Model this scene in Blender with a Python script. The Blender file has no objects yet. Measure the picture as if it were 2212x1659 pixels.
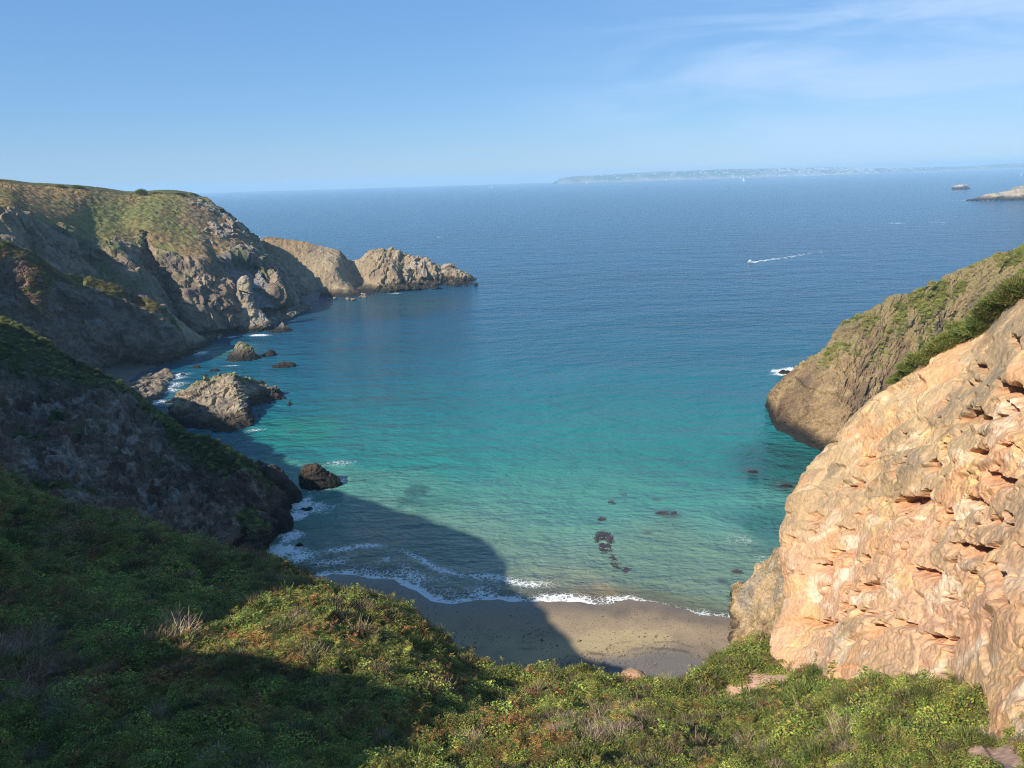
import bpy, math, random
import numpy as np
from mathutils import Matrix, Vector

random.seed(7)
rng = np.random.default_rng(7)
SC = bpy.context.scene
COL = SC.collection

# ------------------------------------------------------------------ camera
F, CX, CY, EYE = 1593.0, 1106.0, 829.5, 80.0        # focal length and centre in units of a 2212 px wide frame
PITCH, ROLL = math.atan((829.5 - 388.8) / 1593.0), math.radians(1.72)
fw = np.array([0, math.cos(PITCH), -math.sin(PITCH)])
r0 = np.array([1.0, 0, 0]); u0 = np.array([0, math.sin(PITCH), math.cos(PITCH)])
rt = math.cos(ROLL) * r0 - math.sin(ROLL) * u0
up = math.sin(ROLL) * r0 + math.cos(ROLL) * u0
CAM = np.array([0, 0, EYE])
cd = bpy.data.cameras.new('camera'); cam = bpy.data.objects.new('camera', cd); COL.objects.link(cam)
cd.sensor_fit = 'HORIZONTAL'; cd.sensor_width = 36.0; cd.lens = F / 2212 * 36
cd.clip_start = 0.1; cd.clip_end = 60000
cam.matrix_world = Matrix(((rt[0], up[0], -fw[0], 0), (rt[1], up[1], -fw[1], 0), (rt[2], up[2], -fw[2], EYE), (0, 0, 0, 1)))
SC.camera = cam

# ------------------------------------------------------------------ light
SUN_ELEV = math.radians(37)
SUN_AZ = math.atan2(-0.72, -0.69)                    # atan2(x, y) of the direction towards the sun
to_sun = Vector((math.sin(SUN_AZ) * math.cos(SUN_ELEV), math.cos(SUN_AZ) * math.cos(SUN_ELEV), math.sin(SUN_ELEV)))
sl = bpy.data.lights.new('sun', 'SUN'); sl.energy = 4.8; sl.angle = math.radians(0.5); sl.color = (1.0, 0.93, 0.82)
sun = bpy.data.objects.new('sun', sl); COL.objects.link(sun)
sun.rotation_euler = to_sun.to_track_quat('Z', 'Y').to_euler()

W = bpy.data.worlds.new('World'); SC.world = W; W.use_nodes = True
nt = W.node_tree; nt.nodes.clear()
def N(nt, typ, **kw):
    n = nt.nodes.new(typ)
    for k, v in kw.items():
        if k == 'inp':
            for a, b in v.items(): n.inputs[a].default_value = b
        else: setattr(n, k, v)
    return n
def L(nt, a, b): nt.links.new(a, b)
sky = N(nt, 'ShaderNodeTexSky', sky_type='NISHITA', sun_disc=False, sun_elevation=SUN_ELEV, sun_rotation=SUN_AZ,
        altitude=50, air_density=1.0, dust_density=0.05, ozone_density=2.0)
tc = N(nt, 'ShaderNodeTexCoord'); geo = tc.outputs['Generated']
# thin cirrus veil: soft noise streaks in an elliptical patch of sky
cdir = fw * F + rt * (1830 - CX) + up * (CY - 165); cdir = cdir / np.linalg.norm(cdir)
mp = N(nt, 'ShaderNodeMapping', vector_type='POINT'); mp.inputs['Scale'].default_value = (1.0, 1.0, 3.4)
L(nt, geo, mp.inputs['Vector'])
sub = N(nt, 'ShaderNodeVectorMath', operation='SUBTRACT'); sub.inputs[1].default_value = (cdir[0] + 0.1, cdir[1], cdir[2] * 3.4 + 0.05)
L(nt, mp.outputs[0], sub.inputs[0])
ln = N(nt, 'ShaderNodeVectorMath', operation='LENGTH'); L(nt, sub.outputs[0], ln.inputs[0])
mr = N(nt, 'ShaderNodeMapRange', interpolation_type='SMOOTHERSTEP'); L(nt, ln.outputs['Value'], mr.inputs['Value'])
for k, v in (('From Min', 0.62), ('From Max', 0.05), ('To Min', 0.0), ('To Max', 1.0)): mr.inputs[k].default_value = v
nz = N(nt, 'ShaderNodeTexNoise', inp={'Scale': 3.2, 'Detail': 7.0, 'Roughness': 0.55, 'Distortion': 0.5})
mp2 = N(nt, 'ShaderNodeMapping'); mp2.inputs['Scale'].default_value = (1, 1, 6.0); mp2.inputs['Rotation'].default_value = (0, 0.08, 0)
L(nt, geo, mp2.inputs['Vector']); L(nt, mp2.outputs[0], nz.inputs['Vector'])
mr2 = N(nt, 'ShaderNodeMapRange', interpolation_type='SMOOTHSTEP'); L(nt, nz.outputs['Fac'], mr2.inputs['Value'])
for k, v in (('From Min', 0.34), ('From Max', 0.70), ('To Min', 0.0), ('To Max', 0.8)): mr2.inputs[k].default_value = v
mu = N(nt, 'ShaderNodeMath', operation='MULTIPLY'); L(nt, mr.outputs[0], mu.inputs[0]); L(nt, mr2.outputs[0], mu.inputs[1])
tint = N(nt, 'ShaderNodeMix', data_type='RGBA', blend_type='MULTIPLY'); tint.inputs[0].default_value = 1.0
L(nt, sky.outputs[0], tint.inputs['A']); tint.inputs['B'].default_value = (0.80, 0.95, 1.12, 1)
cm = N(nt, 'ShaderNodeMix', data_type='RGBA'); L(nt, mu.outputs[0], cm.inputs[0])
flat = N(nt, 'ShaderNodeMix', data_type='RGBA'); flat.inputs[0].default_value = 0.56; L(nt, tint.outputs['Result'], flat.inputs['A']); flat.inputs['B'].default_value = (1.2, 3.05, 6.3, 1)   # clear maritime air: a flatter, bluer sky
L(nt, flat.outputs['Result'], cm.inputs['A'])
cm.inputs['B'].default_value = (4.6, 6.2, 8.6, 1)
bg = N(nt, 'ShaderNodeBackground'); bg.inputs['Strength'].default_value = 0.077
L(nt, cm.outputs['Result'], bg.inputs['Color'])
wo = N(nt, 'ShaderNodeOutputWorld'); L(nt, bg.outputs[0], wo.inputs['Surface'])

SC.view_settings.view_transform = 'Standard'; SC.view_settings.look = 'None'
SC.view_settings.exposure = 0.68; SC.view_settings.gamma = 1.0
try: SC.view_settings.use_curve_mapping = False
except Exception: pass
SC.render.engine = 'CYCLES'
SC.cycles.use_denoising = True; SC.cycles.denoiser = 'OPENIMAGEDENOISE'; SC.cycles.denoising_input_passes = 'RGB_ALBEDO_NORMAL'; SC.cycles.denoising_prefilter = 'NONE'
SC.cycles.filter_width = 1.1; SC.cycles.sample_clamp_direct = 6.0; SC.cycles.sample_clamp_indirect = 3.0; SC.cycles.use_adaptive_sampling = False
SC.cycles.max_bounces = 6; SC.cycles.diffuse_bounces = 2; SC.cycles.glossy_bounces = 2
SC.cycles.transparent_max_bounces = 8; SC.cycles.volume_bounces = 1

# ------------------------------------------------------------------ maths helpers
def ray(x, y): return fw * F + rt * (x - CX) + up * (CY - y)
def atz(x, y, z=0.0):
    d = ray(x, y); return CAM + d * ((z - EYE) / d[2])
def atY(x, y, Y):
    d = ray(x, y); return CAM + d * (Y / d[1])
def pt(p):
    if p[0] == 'w': return np.array(p[1:], float)
    if p[2] == 's': return atz(p[0], p[1], -0.6)
    if isinstance(p[2], tuple): return atz(p[0], p[1], p[2][1])
    return atY(*p)

def screen(P):
    d = P - CAM; w = d @ fw; return CX + F * (d @ rt) / w, CY - F * (d @ up) / w
M32 = np.uint32
def ihash(x, y, z, s=0):
    h = x.astype(np.uint32) * M32(374761393) + y.astype(np.uint32) * M32(668265263) + z.astype(np.uint32) * M32(2147483647) + M32(s * 974711 + 12345)
    h = (h ^ (h >> M32(13))) * M32(1274126177); h = (h ^ (h >> M32(16))) * M32(2246822519)
    return h ^ (h >> M32(15))
def noise(P, scale=1.0, seed=0):
    """value-gradient noise in [-1,1]; P (...,3), scale in metres"""
    sh = P.shape[:-1]; Q = (P.reshape(-1, 3) / scale + 1000.37).astype(np.float64)
    I = np.floor(Q).astype(np.int64); f = (Q - I).astype(np.float32)
    w = f * f * f * (f * (f * 6 - 15) + 10); out = np.zeros(len(Q), np.float32)
    for dx in (0, 1):
        for dy in (0, 1):
            for dz in (0, 1):
                h = ihash(I[:, 0] + dx, I[:, 1] + dy, I[:, 2] + dz, seed)
                gx = ((h & M32(1023)).astype(np.float32) / 511.5 - 1); gy = (((h >> M32(10)) & M32(1023)).astype(np.float32) / 511.5 - 1)
                gz = (((h >> M32(20)) & M32(1023)).astype(np.float32) / 511.5 - 1)
                g = gx * (f[:, 0] - dx) + gy * (f[:, 1] - dy) + gz * (f[:, 2] - dz)
                out += g * (w[:, 0] if dx else 1 - w[:, 0]) * (w[:, 1] if dy else 1 - w[:, 1]) * (w[:, 2] if dz else 1 - w[:, 2])
    return (out * 1.5).reshape(sh)
def fbm(P, scale, octv=4, seed=0, gain=0.5):
    o = 0; a = 1.0
    for k in range(octv):
        o = o + a * noise(P, scale / 2 ** k, seed + k * 17); a *= gain
    return o
def ridged(P, scale, octv=4, seed=0, gain=0.5):
    o = 0; a = 1.0
    for k in range(octv):
        o = o + a * (1 - 2.2 * np.abs(noise(P, scale / 2 ** k, seed + k * 17))); a *= gain
    return o
def blocks(P, scale, seed=0, tilt=0.5):
    """tilted facets, one per random cell, steps between them: broken rock"""
    sh = P.shape[:-1]; Q = P.reshape(-1, 3) / scale + 500.0
    I = np.floor(Q).astype(np.int64); best = np.full(len(Q), 1e9, np.float32); val = np.zeros(len(Q), np.float32)
    for dx in (-1, 0, 1):
        for dy in (-1, 0, 1):
            for dz in (-1, 0, 1):
                cx, cy, cz = I[:, 0] + dx, I[:, 1] + dy, I[:, 2] + dz
                h = ihash(cx, cy, cz, seed)
                ox = Q[:, 0] - cx - (h & M32(1023)) / 1023.0; oy = Q[:, 1] - cy - ((h >> M32(10)) & M32(1023)) / 1023.0
                oz = Q[:, 2] - cz - ((h >> M32(20)) & M32(1023)) / 1023.0
                d = (ox * ox + oy * oy + oz * oz).astype(np.float32)
                h2 = ihash(cx, cy, cz, seed + 91)
                v = (h2 & M32(255)) / 255.0 - 0.5 + tilt * (ox * (((h2 >> M32(8)) & M32(255)) / 127.5 - 1) + oy * (((h2 >> M32(16)) & M32(255)) / 127.5 - 1) + oz * ((h2 >> M32(24)) / 127.5 - 1))
                m = d < best
                best = np.where(m, d, best); val = np.where(m, v, val)
    return val.reshape(sh).astype(np.float32)
def sstep(a, b, x):
    t = np.clip((x - a) / (b - a), 0, 1); return t * t * (3 - 2 * t)
def lerp(a, b, m): return np.asarray(a) * (1 - m[..., None]) + np.asarray(b) * m[..., None]
def warp(P, scale, amt, seed):
    return P + amt * np.stack([noise(P, scale, seed), noise(P, scale, seed + 5), noise(P, scale, seed + 9)], -1)
def rotm(axis, deg):
    return np.array(Matrix.Rotation(math.radians(deg), 3, axis))

# ------------------------------------------------------------------ surfaces
def resample(C, n, axis):
    """Catmull-Rom through control rows, spaced by mean chord length; returns samples and control index"""
    C = np.moveaxis(C, axis, 0); k = len(C)
    seg = np.linalg.norm(np.diff(C, axis=0), axis=-1).reshape(k - 1, -1).mean(1) ** 0.85 + 1e-4
    cum = np.concatenate([[0], np.cumsum(seg)]); s = np.linspace(0, cum[-1], n)
    i = np.clip(np.searchsorted(cum, s, side='right') - 1, 0, k - 2); t = (s - cum[i]) / seg[i]
    E = np.concatenate([[2 * C[0] - C[1]], C, [2 * C[-1] - C[-2]]])
    sh = (n,) + (1,) * (C.ndim - 1); T = t.reshape(sh)
    p0, p1, p2, p3 = E[i], E[i + 1], E[i + 2], E[i + 3]
    tau = 0.42
    m1, m2 = tau * (p2 - p0), tau * (p3 - p1)
    out = (2 * T**3 - 3 * T**2 + 1) * p1 + (T**3 - 2 * T**2 + T) * m1 + (-2 * T**3 + 3 * T**2) * p2 + (T**3 - T**2) * m2
    return np.moveaxis(out, 0, axis), i + t
def loft(cols, nu, nv):
    C = np.array([[pt(p) for p in c] for c in cols])
    A, ui = resample(C, nu, 0); A, vi = resample(A, nv, 1)
    return A, ui[:, None] * np.ones((1, nv)), vi[None, :] * np.ones((nu, 1))
def normals(P, face=None):
    """unit normals, turned outwards by looking at the part of the surface given by the mask"""
    du = np.gradient(P, axis=0); dv = np.gradient(P, axis=1)
    n = np.cross(du, dv); n /= np.linalg.norm(n, axis=-1, keepdims=True) + 1e-9
    f = np.ones(P.shape[:2], bool) if face is None else face
    if (n[f] * (CAM - P[f])).sum(-1).mean() < 0: n = -n
    return n
def grid_mesh(name, P, col=None, mat=None, attrs=None, closed=False, origin=None, smooth=True):
    nu, nv = P.shape[:2]
    o = np.zeros(3) if origin is None else np.array(origin, float)
    V = (P - o).reshape(-1, 3).astype(np.float32)
    uu = nu if closed else nu - 1
    i, j = np.meshgrid(np.arange(uu), np.arange(nv - 1), indexing='ij')
    a = i * nv + j; b = ((i + 1) % nu) * nv + j
    quads = np.stack([a, b, b + 1, a + 1], -1).reshape(-1, 4)
    n = np.cross(P[1, 1] - P[0, 0], P[0, 1] - P[1, 0])
    me = mesh_from(name, V, quads, smooth)
    if col is not None: set_col(me, col.reshape(-1, 3))
    for k, v in (attrs or {}).items():
        at = me.attributes.new(k, 'FLOAT', 'POINT'); at.data.foreach_set('value', v.reshape(-1).astype(np.float32))
    if mat: me.materials.append(mat)
    ob = bpy.data.objects.new(name, me); ob.location = o; COL.objects.link(ob)
    return ob
def mesh_from(name, V, faces, smooth=False):
    me = bpy.data.meshes.new(name); k = faces.shape[1]
    me.vertices.add(len(V)); me.vertices.foreach_set('co', np.ascontiguousarray(V, np.float32).reshape(-1))
    me.loops.add(faces.size); me.loops.foreach_set('vertex_index', faces.reshape(-1).astype(np.int32))
    me.polygons.add(len(faces)); me.polygons.foreach_set('loop_start', np.arange(0, faces.size, k, dtype=np.int32))
    me.polygons.foreach_set('use_smooth', np.full(len(faces), smooth))
    me.update(calc_edges=True)
    return me
def set_col(me, c):
    at = me.attributes.new('Col', 'FLOAT_COLOR', 'POINT')
    c4 = np.ones((len(c), 4), np.float32); c4[:, :3] = c
    at.data.foreach_set('color', c4.reshape(-1))
def tag(o, label=None, cat=None, group=None, kind=None):
    if label: o['label'] = label
    if cat: o['category'] = cat
    if group: o['group'] = group
    if kind: o['kind'] = kind
    return o

# ------------------------------------------------------------------ materials
def new_mat(name):
    m = bpy.data.materials.new(name); m.use_nodes = True; m.node_tree.nodes.clear(); return m, m.node_tree
def rock_mat(name, fine=0.6, bump=0.35, cell=1.4, bdist=0.25, rough=0.92, var=0.35):
    """colour from the mesh's own attribute, speckle and fine relief from procedural noise"""
    m, t = new_mat(name)
    at = N(t, 'ShaderNodeAttribute', attribute_name='Col'); tc = N(t, 'ShaderNodeTexCoord')
    gp = N(t, 'ShaderNodeNewGeometry')
    n1 = N(t, 'ShaderNodeTexNoise', inp={'Scale': 1.0 / fine, 'Detail': 6.0, 'Roughness': 0.65}); L(t, gp.outputs['Position'], n1.inputs['Vector'])
    mr = N(t, 'ShaderNodeMapRange', inp={'From Min': 0.25, 'From Max': 0.75, 'To Min': 1 - var, 'To Max': 1 + var}); L(t, n1.outputs['Fac'], mr.inputs['Value'])
    mx = N(t, 'ShaderNodeVectorMath', operation='SCALE'); L(t, at.outputs['Color'], mx.inputs[0]); L(t, mr.outputs[0], mx.inputs['Scale'])
    vo = N(t, 'ShaderNodeTexVoronoi', feature='F1', inp={'Scale': 1.0 / cell}); L(t, gp.outputs['Position'], vo.inputs['Vector'])
    n2 = N(t, 'ShaderNodeTexNoise', inp={'Scale': 0.45 / fine, 'Detail': 8.0, 'Roughness': 0.7}); L(t, gp.outputs['Position'], n2.inputs['Vector'])
    ad = N(t, 'ShaderNodeMath', operation='MULTIPLY_ADD', inp={1: 0.35}); L(t, vo.outputs['Distance'], ad.inputs[0]); L(t, n2.outputs['Fac'], ad.inputs[2])
    bp = N(t, 'ShaderNodeBump', inp={'Strength': bump, 'Distance': bdist}); L(t, ad.outputs[0], bp.inputs['Height'])
    b = N(t, 'ShaderNodeBsdfPrincipled', inp={'Roughness': rough, 'Specular IOR Level': 0.2}); L(t, mx.outputs[0], b.inputs['Base Color']); L(t, bp.outputs[0], b.inputs['Normal'])
    o = N(t, 'ShaderNodeOutputMaterial'); L(t, b.outputs[0], o.inputs['Surface'])
    return m
def leaf_mat(name, var=0.35, trans=0.25):
    m, t = new_mat(name)
    at = N(t, 'ShaderNodeAttribute', attribute_name='Col'); oi = N(t, 'ShaderNodeObjectInfo')
    hs = N(t, 'ShaderNodeHueSaturation')
    L(t, at.outputs['Color'], hs.inputs['Color'])
    m1 = N(t, 'ShaderNodeMapRange', inp={'To Min': 1 - var, 'To Max': 1 + var}); L(t, oi.outputs['Random'], m1.inputs['Value']); L(t, m1.outputs[0], hs.inputs['Value'])
    ml = N(t, 'ShaderNodeMath', operation='FRACT'); mm = N(t, 'ShaderNodeMath', operation='MULTIPLY', inp={1: 7.31}); L(t, oi.outputs['Random'], mm.inputs[0]); L(t, mm.outputs[0], ml.inputs[0])
    m2 = N(t, 'ShaderNodeMapRange', inp={'To Min': 0.472, 'To Max': 0.522}); L(t, ml.outputs[0], m2.inputs['Value']); L(t, m2.outputs[0], hs.inputs['Hue'])
    b = N(t, 'ShaderNodeBsdfPrincipled', inp={'Roughness': 0.6, 'Specular IOR Level': 0.25}); L(t, hs.outputs[0], b.inputs['Base Color'])
    tr = N(t, 'ShaderNodeBsdfTranslucent'); L(t, hs.outputs[0], tr.inputs['Color'])
    mx = N(t, 'ShaderNodeMixShader', inp={0: trans}); L(t, b.outputs[0], mx.inputs[1]); L(t, tr.outputs[0], mx.inputs[2])
    o = N(t, 'ShaderNodeOutputMaterial'); L(t, mx.outputs[0], o.inputs['Surface'])
    return m
def plain_mat(name, c, rough=0.6):
    m, t = new_mat(name)
    n1 = N(t, 'ShaderNodeTexNoise', inp={'Scale': 3.0, 'Detail': 3.0})
    mr = N(t, 'ShaderNodeMapRange', inp={'To Min': 0.85, 'To Max': 1.1}); L(t, n1.outputs['Fac'], mr.inputs['Value'])
    sc = N(t, 'ShaderNodeVectorMath', operation='SCALE'); sc.inputs[0].default_value = c[:3]; L(t, mr.outputs[0], sc.inputs['Scale'])
    b = N(t, 'ShaderNodeBsdfPrincipled', inp={'Roughness': rough}); L(t, sc.outputs[0], b.inputs['Base Color'])
    o = N(t, 'ShaderNodeOutputMaterial'); L(t, b.outputs[0], o.inputs['Surface'])
    return m
M_far = rock_mat('far_rock', fine=1.6, bump=0.9, cell=3.5, bdist=1.2, var=0.4)
M_mid = rock_mat('mid_rock', fine=0.6, bump=0.95, cell=1.5, bdist=0.9, var=0.5)
M_orange = rock_mat('ochre_rock', fine=0.24, bump=0.8, cell=0.4, bdist=0.2, var=0.26)
M_soil = rock_mat('soil', fine=0.5, bump=0.6, cell=0.5, bdist=0.2, var=0.4)
M_leaf = leaf_mat('leaf'); M_fern = leaf_mat('fern_frond', 0.4); M_twig = leaf_mat('twig', 0.3, 0.05)
M_white = plain_mat('white_paint', (0.8, 0.8, 0.8), 0.4); M_grey = plain_mat('grey_metal', (0.35, 0.36, 0.38), 0.4)

GREEN = np.array((0.060, 0.085, 0.020)); RUST = np.array((0.155, 0.085, 0.034)); DARKV = np.array((0.035, 0.042, 0.018))
STRAW = np.array((0.25, 0.19, 0.09)); GREY = np.array((0.20, 0.185, 0.165)); TAN = np.array((0.33, 0.255, 0.165)); WET = np.array((0.022, 0.019, 0.016))
PURP = np.array((0.118, 0.076, 0.052))

def rock_detail(P, nrm, amp, big, small, seed, aniso=None, wsc=None):
    """craggy relief along the normal: ridges, broken blocks at two sizes and fine roughness"""
    Q = P if aniso is None else P @ aniso.T
    Qw = warp(Q, wsc or big * 1.3, big * 0.35, seed)
    d = 0.55 * ridged(Qw, big * 1.6, 3, seed + 1) + 1.0 * blocks(Qw, big, seed + 2, 0.8) + 0.42 * blocks(Qw, small, seed + 3, 0.9) + 0.18 * fbm(Q, small, 3, seed + 4)
    d = d - d.mean(); return P + nrm * (amp * d)[..., None], d

def tide(P, c, lo=0.6, hi=2.6, seed=3):
    """dark weed and wet rock below the high water mark"""
    zz = P[..., 2] + 0.9 * noise(P, 4.0, seed)
    m = 1 - sstep(lo, hi, zz)
    c = lerp(c, np.array((0.075, 0.05, 0.03)), 0.7 * (1 - sstep(hi - 0.6, hi + 1.2, zz)))
    return lerp(c, WET, m)

def finish_cliff(name, P, c, mat, label=None, attrs=None):
    o = grid_mesh(name, P, np.clip(c, 0.004, 0.9), mat, attrs, smooth=(name == 'hillside')); o['kind'] = 'structure'
    if label: o['label'] = label
    return o

# ================================================================== FORESHORE
LINE = [atz(x, y) for x, y in ((480, 1215), (560, 1220), (598, 1223), (659, 1243), (755, 1240), (851, 1253), (905, 1282), (931, 1298), (992, 1304), (1033, 1298), (1075, 1295), (1139, 1301),
        (1191, 1297), (1259, 1303), (1327, 1304), (1361, 1295), (1429, 1303), (1514, 1327), (1558, 1331), (1640, 1345))]
LX = np.array([p[0] for p in LINE]); LY = np.array([p[1] for p in LINE])
def seaward(x, y): return (y - np.interp(x, LX, LY)) * 0.95

def sea_colour(P):
    x, y = P[..., 0], P[..., 1]; b = seaward(x, y) + 5 * noise(P, 18.0, 5) + 10 * noise(P, 50.0, 6)
    rad = np.hypot(x - 10, y - 130)
    b = np.where(b > 60, 60 + (rad - 60) * 0.9 + 14 * noise(P, 60., 8), b)
    st = [(-3, (0.20, 0.17, 0.11)), (4, (0.17, 0.19, 0.125)), (14, (0.130, 0.200, 0.145)), (40, (0.066, 0.200, 0.155)), (80, (0.016, 0.165, 0.146)), (130, (0.009, 0.128, 0.146)), (190, (0.006, 0.092, 0.138)),
          (300, (0.005, 0.063, 0.120)), (520, (0.004, 0.056, 0.118)), (3000, (0.004, 0.058, 0.122))]
    xs = [a for a, _ in st]
    c = np.stack([np.interp(b, xs, [q[1][k] for q in st]) for k in range(3)], -1)
    def patch(px, py, r, col, a, el=1.0):
        nonlocal c
        q = atz(px, py); d = np.hypot((x - q[0]), (y - q[1]) * el) / r + 0.35 * noise(P, r * 0.6, int(px))
        c = lerp(c, np.array(col), a * (1 - sstep(0.3, 1.0, d)))
    patch(1470, 1195, 24, (0.10, 0.175, 0.125), 0.8)
    patch(1290, 1290, 7, (0.26, 0.20, 0.11), 0.8)
    patch(470, 760, 26, (0.06, 0.19, 0.16), 0.8)
    patch(640, 930, 22, (0.015, 0.17, 0.11), 0.55)
    patch(430, 860, 30, (0.05, 0.085, 0.08), 0.6)
    patch(1690, 1000, 26, (0.012, 0.075, 0.07), 0.8)
    patch(1690, 1130, 18, (0.012, 0.085, 0.085), 0.7)
    patch(830, 660, 70, (0.018, 0.055, 0.06), 0.7)
    patch(900, 1060, 5, (0.02, 0.075, 0.075), 0.8); patch(880, 1085, 6, (0.02, 0.075, 0.075), 0.6)
    patch(940, 1085, 10, (0.03, 0.12, 0.10), 0.5)
    for px, py, r in ((1440, 1110, 3.2), (1460, 1113, 2.4), (1325, 1085, 1.8), (1300, 1120, 1.8), (1345, 1070, 1.5), (1420, 1080, 2), (1590, 1235, 1.8), (1560, 1255, 1.3), (1625, 1018, 4), (1700, 1048, 5), (627, 932, 3), (1400, 1150, 1.5)):
        patch(px, py, r, (0.055, 0.055, 0.045), 0.6)
    streak = noise(P * np.array((0.35, 1, 1)), 40., 31) + 0.6 * noise(P * np.array((0.3, 1, 1)), 160., 33)
    return np.clip(c * (1 + 0.16 * streak)[..., None], 0.003, 1)

FOAM = [  # px, py, radius, strength, y squash
    (655, 1090, 7, .9, 1.2), (690, 1098, 6, .55, 1.3), (640, 1115, 4, .8, 1), (625, 1160, 4.5, .7, 1), (610, 1190, 5, .9, 1), (640, 1205, 7, .6, 1.3), (600, 1200, 3.0, 1, 1), (700, 1215, 9, .45, 2.5),
    (1690, 801, 7.5, 1.0, 1.6), (1683, 808, 6, .8, 1.6), (1708, 797, 6, .75, 1.6), (745, 1000, 7, .35, 2), (735, 1038, 4, .5, 1.5),
    (425, 748, 7, .9, 1), (440, 762, 8, .6, 1), (560, 724, 9, .9, 2.2), (500, 728, 7, .7, 2), (1605, 1165, 6, .2, 1.4), (1655, 1215, 5, .2, 1),
    (365, 815, 9, .75, 1.2), (395, 808, 6, .6, 1.5), (350, 845, 9, .7, 1), (335, 870, 8, .7, 1), (375, 830, 8, .5, 1), (305, 798, 6, .5, 2),
    (545, 775, 5, .5, 1.5), (500, 790, 5, .5, 2), (580, 768, 6, .4, 2), (660, 664, 8, .55, 2), (640, 676, 7, .5, 2), (885, 629, 8, .6, 2.5), (850, 633, 9, .5, 2.5), (705, 655, 9, .4, 3), (548, 929, 4, .5, 1.5),
    (690, 1060, 9, .3, 2)]
def sea_foam(P):
    x, y = P[..., 0], P[..., 1]; b = seaward(x, y)
    bn = b + 1.6 * noise(P, 6.0, 41) + 0.8 * noise(P, 2.5, 42)
    wid = np.interp(x, [-60, -45, -34, -22, -12, -2, 10, 24, 32, 45], [3.5, 4.0, 6.5, 9.5, 8.0, 5.0, 4.5, 2.6, 3.2, 4.0])
    f = sstep(-1.2, -0.6, bn) * (0.25 + 0.75 * (1 - sstep(-.2, 2.6, bn))) * (1 - sstep(0.3, 1.0, bn / wid)) * (0.72 + .5 * noise(P, 4., 46)) * np.interp(x, [-60, -40, -25, 0, 20, 30, 45], [0.85, 1.0, 1.25, 1.05, 0.95, 0.6, 0.55])
    b2 = b - np.interp(x, [-60, -30, -15, 0, 60], [7, 13, 12, 6.5, 4]) + 1.2 * noise(P, 9.0, 43)
    f = np.maximum(f, 0.43 * sstep(-.5, .5, b) * (1 - sstep(6, 11, b + 2 * noise(P, 6., 47))) * sstep(-42, -32, x) * (1 - sstep(-6, 2, x)) * (.6 + .8 * noise(P, 5., 48)))
    f = np.maximum(f, 0.6 * np.exp(-(b2 / 1.5) ** 2) * np.interp(x, [-60, -35, 0, 12, 20], [1, 1, 0.9, 0.4, 0.15]) * sstep(-0.35, 0.3, noise(P, 11., 44) + 0.25))
    b3 = b + np.interp(x, [-60, -20, 10, 60], [2.5, 3, 2, 3.0]) + 0.8 * noise(P, 5.0, 45)
    for px, py, r, s, el in FOAM:
        q = atz(px, py); d = np.hypot(x - q[0], (y - q[1]) * el) / r
        f = np.maximum(f, s * (1 - sstep(0.15, 1.0, d + 0.4 * noise(P, r * 0.5, int(px)))))
    return f

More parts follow.
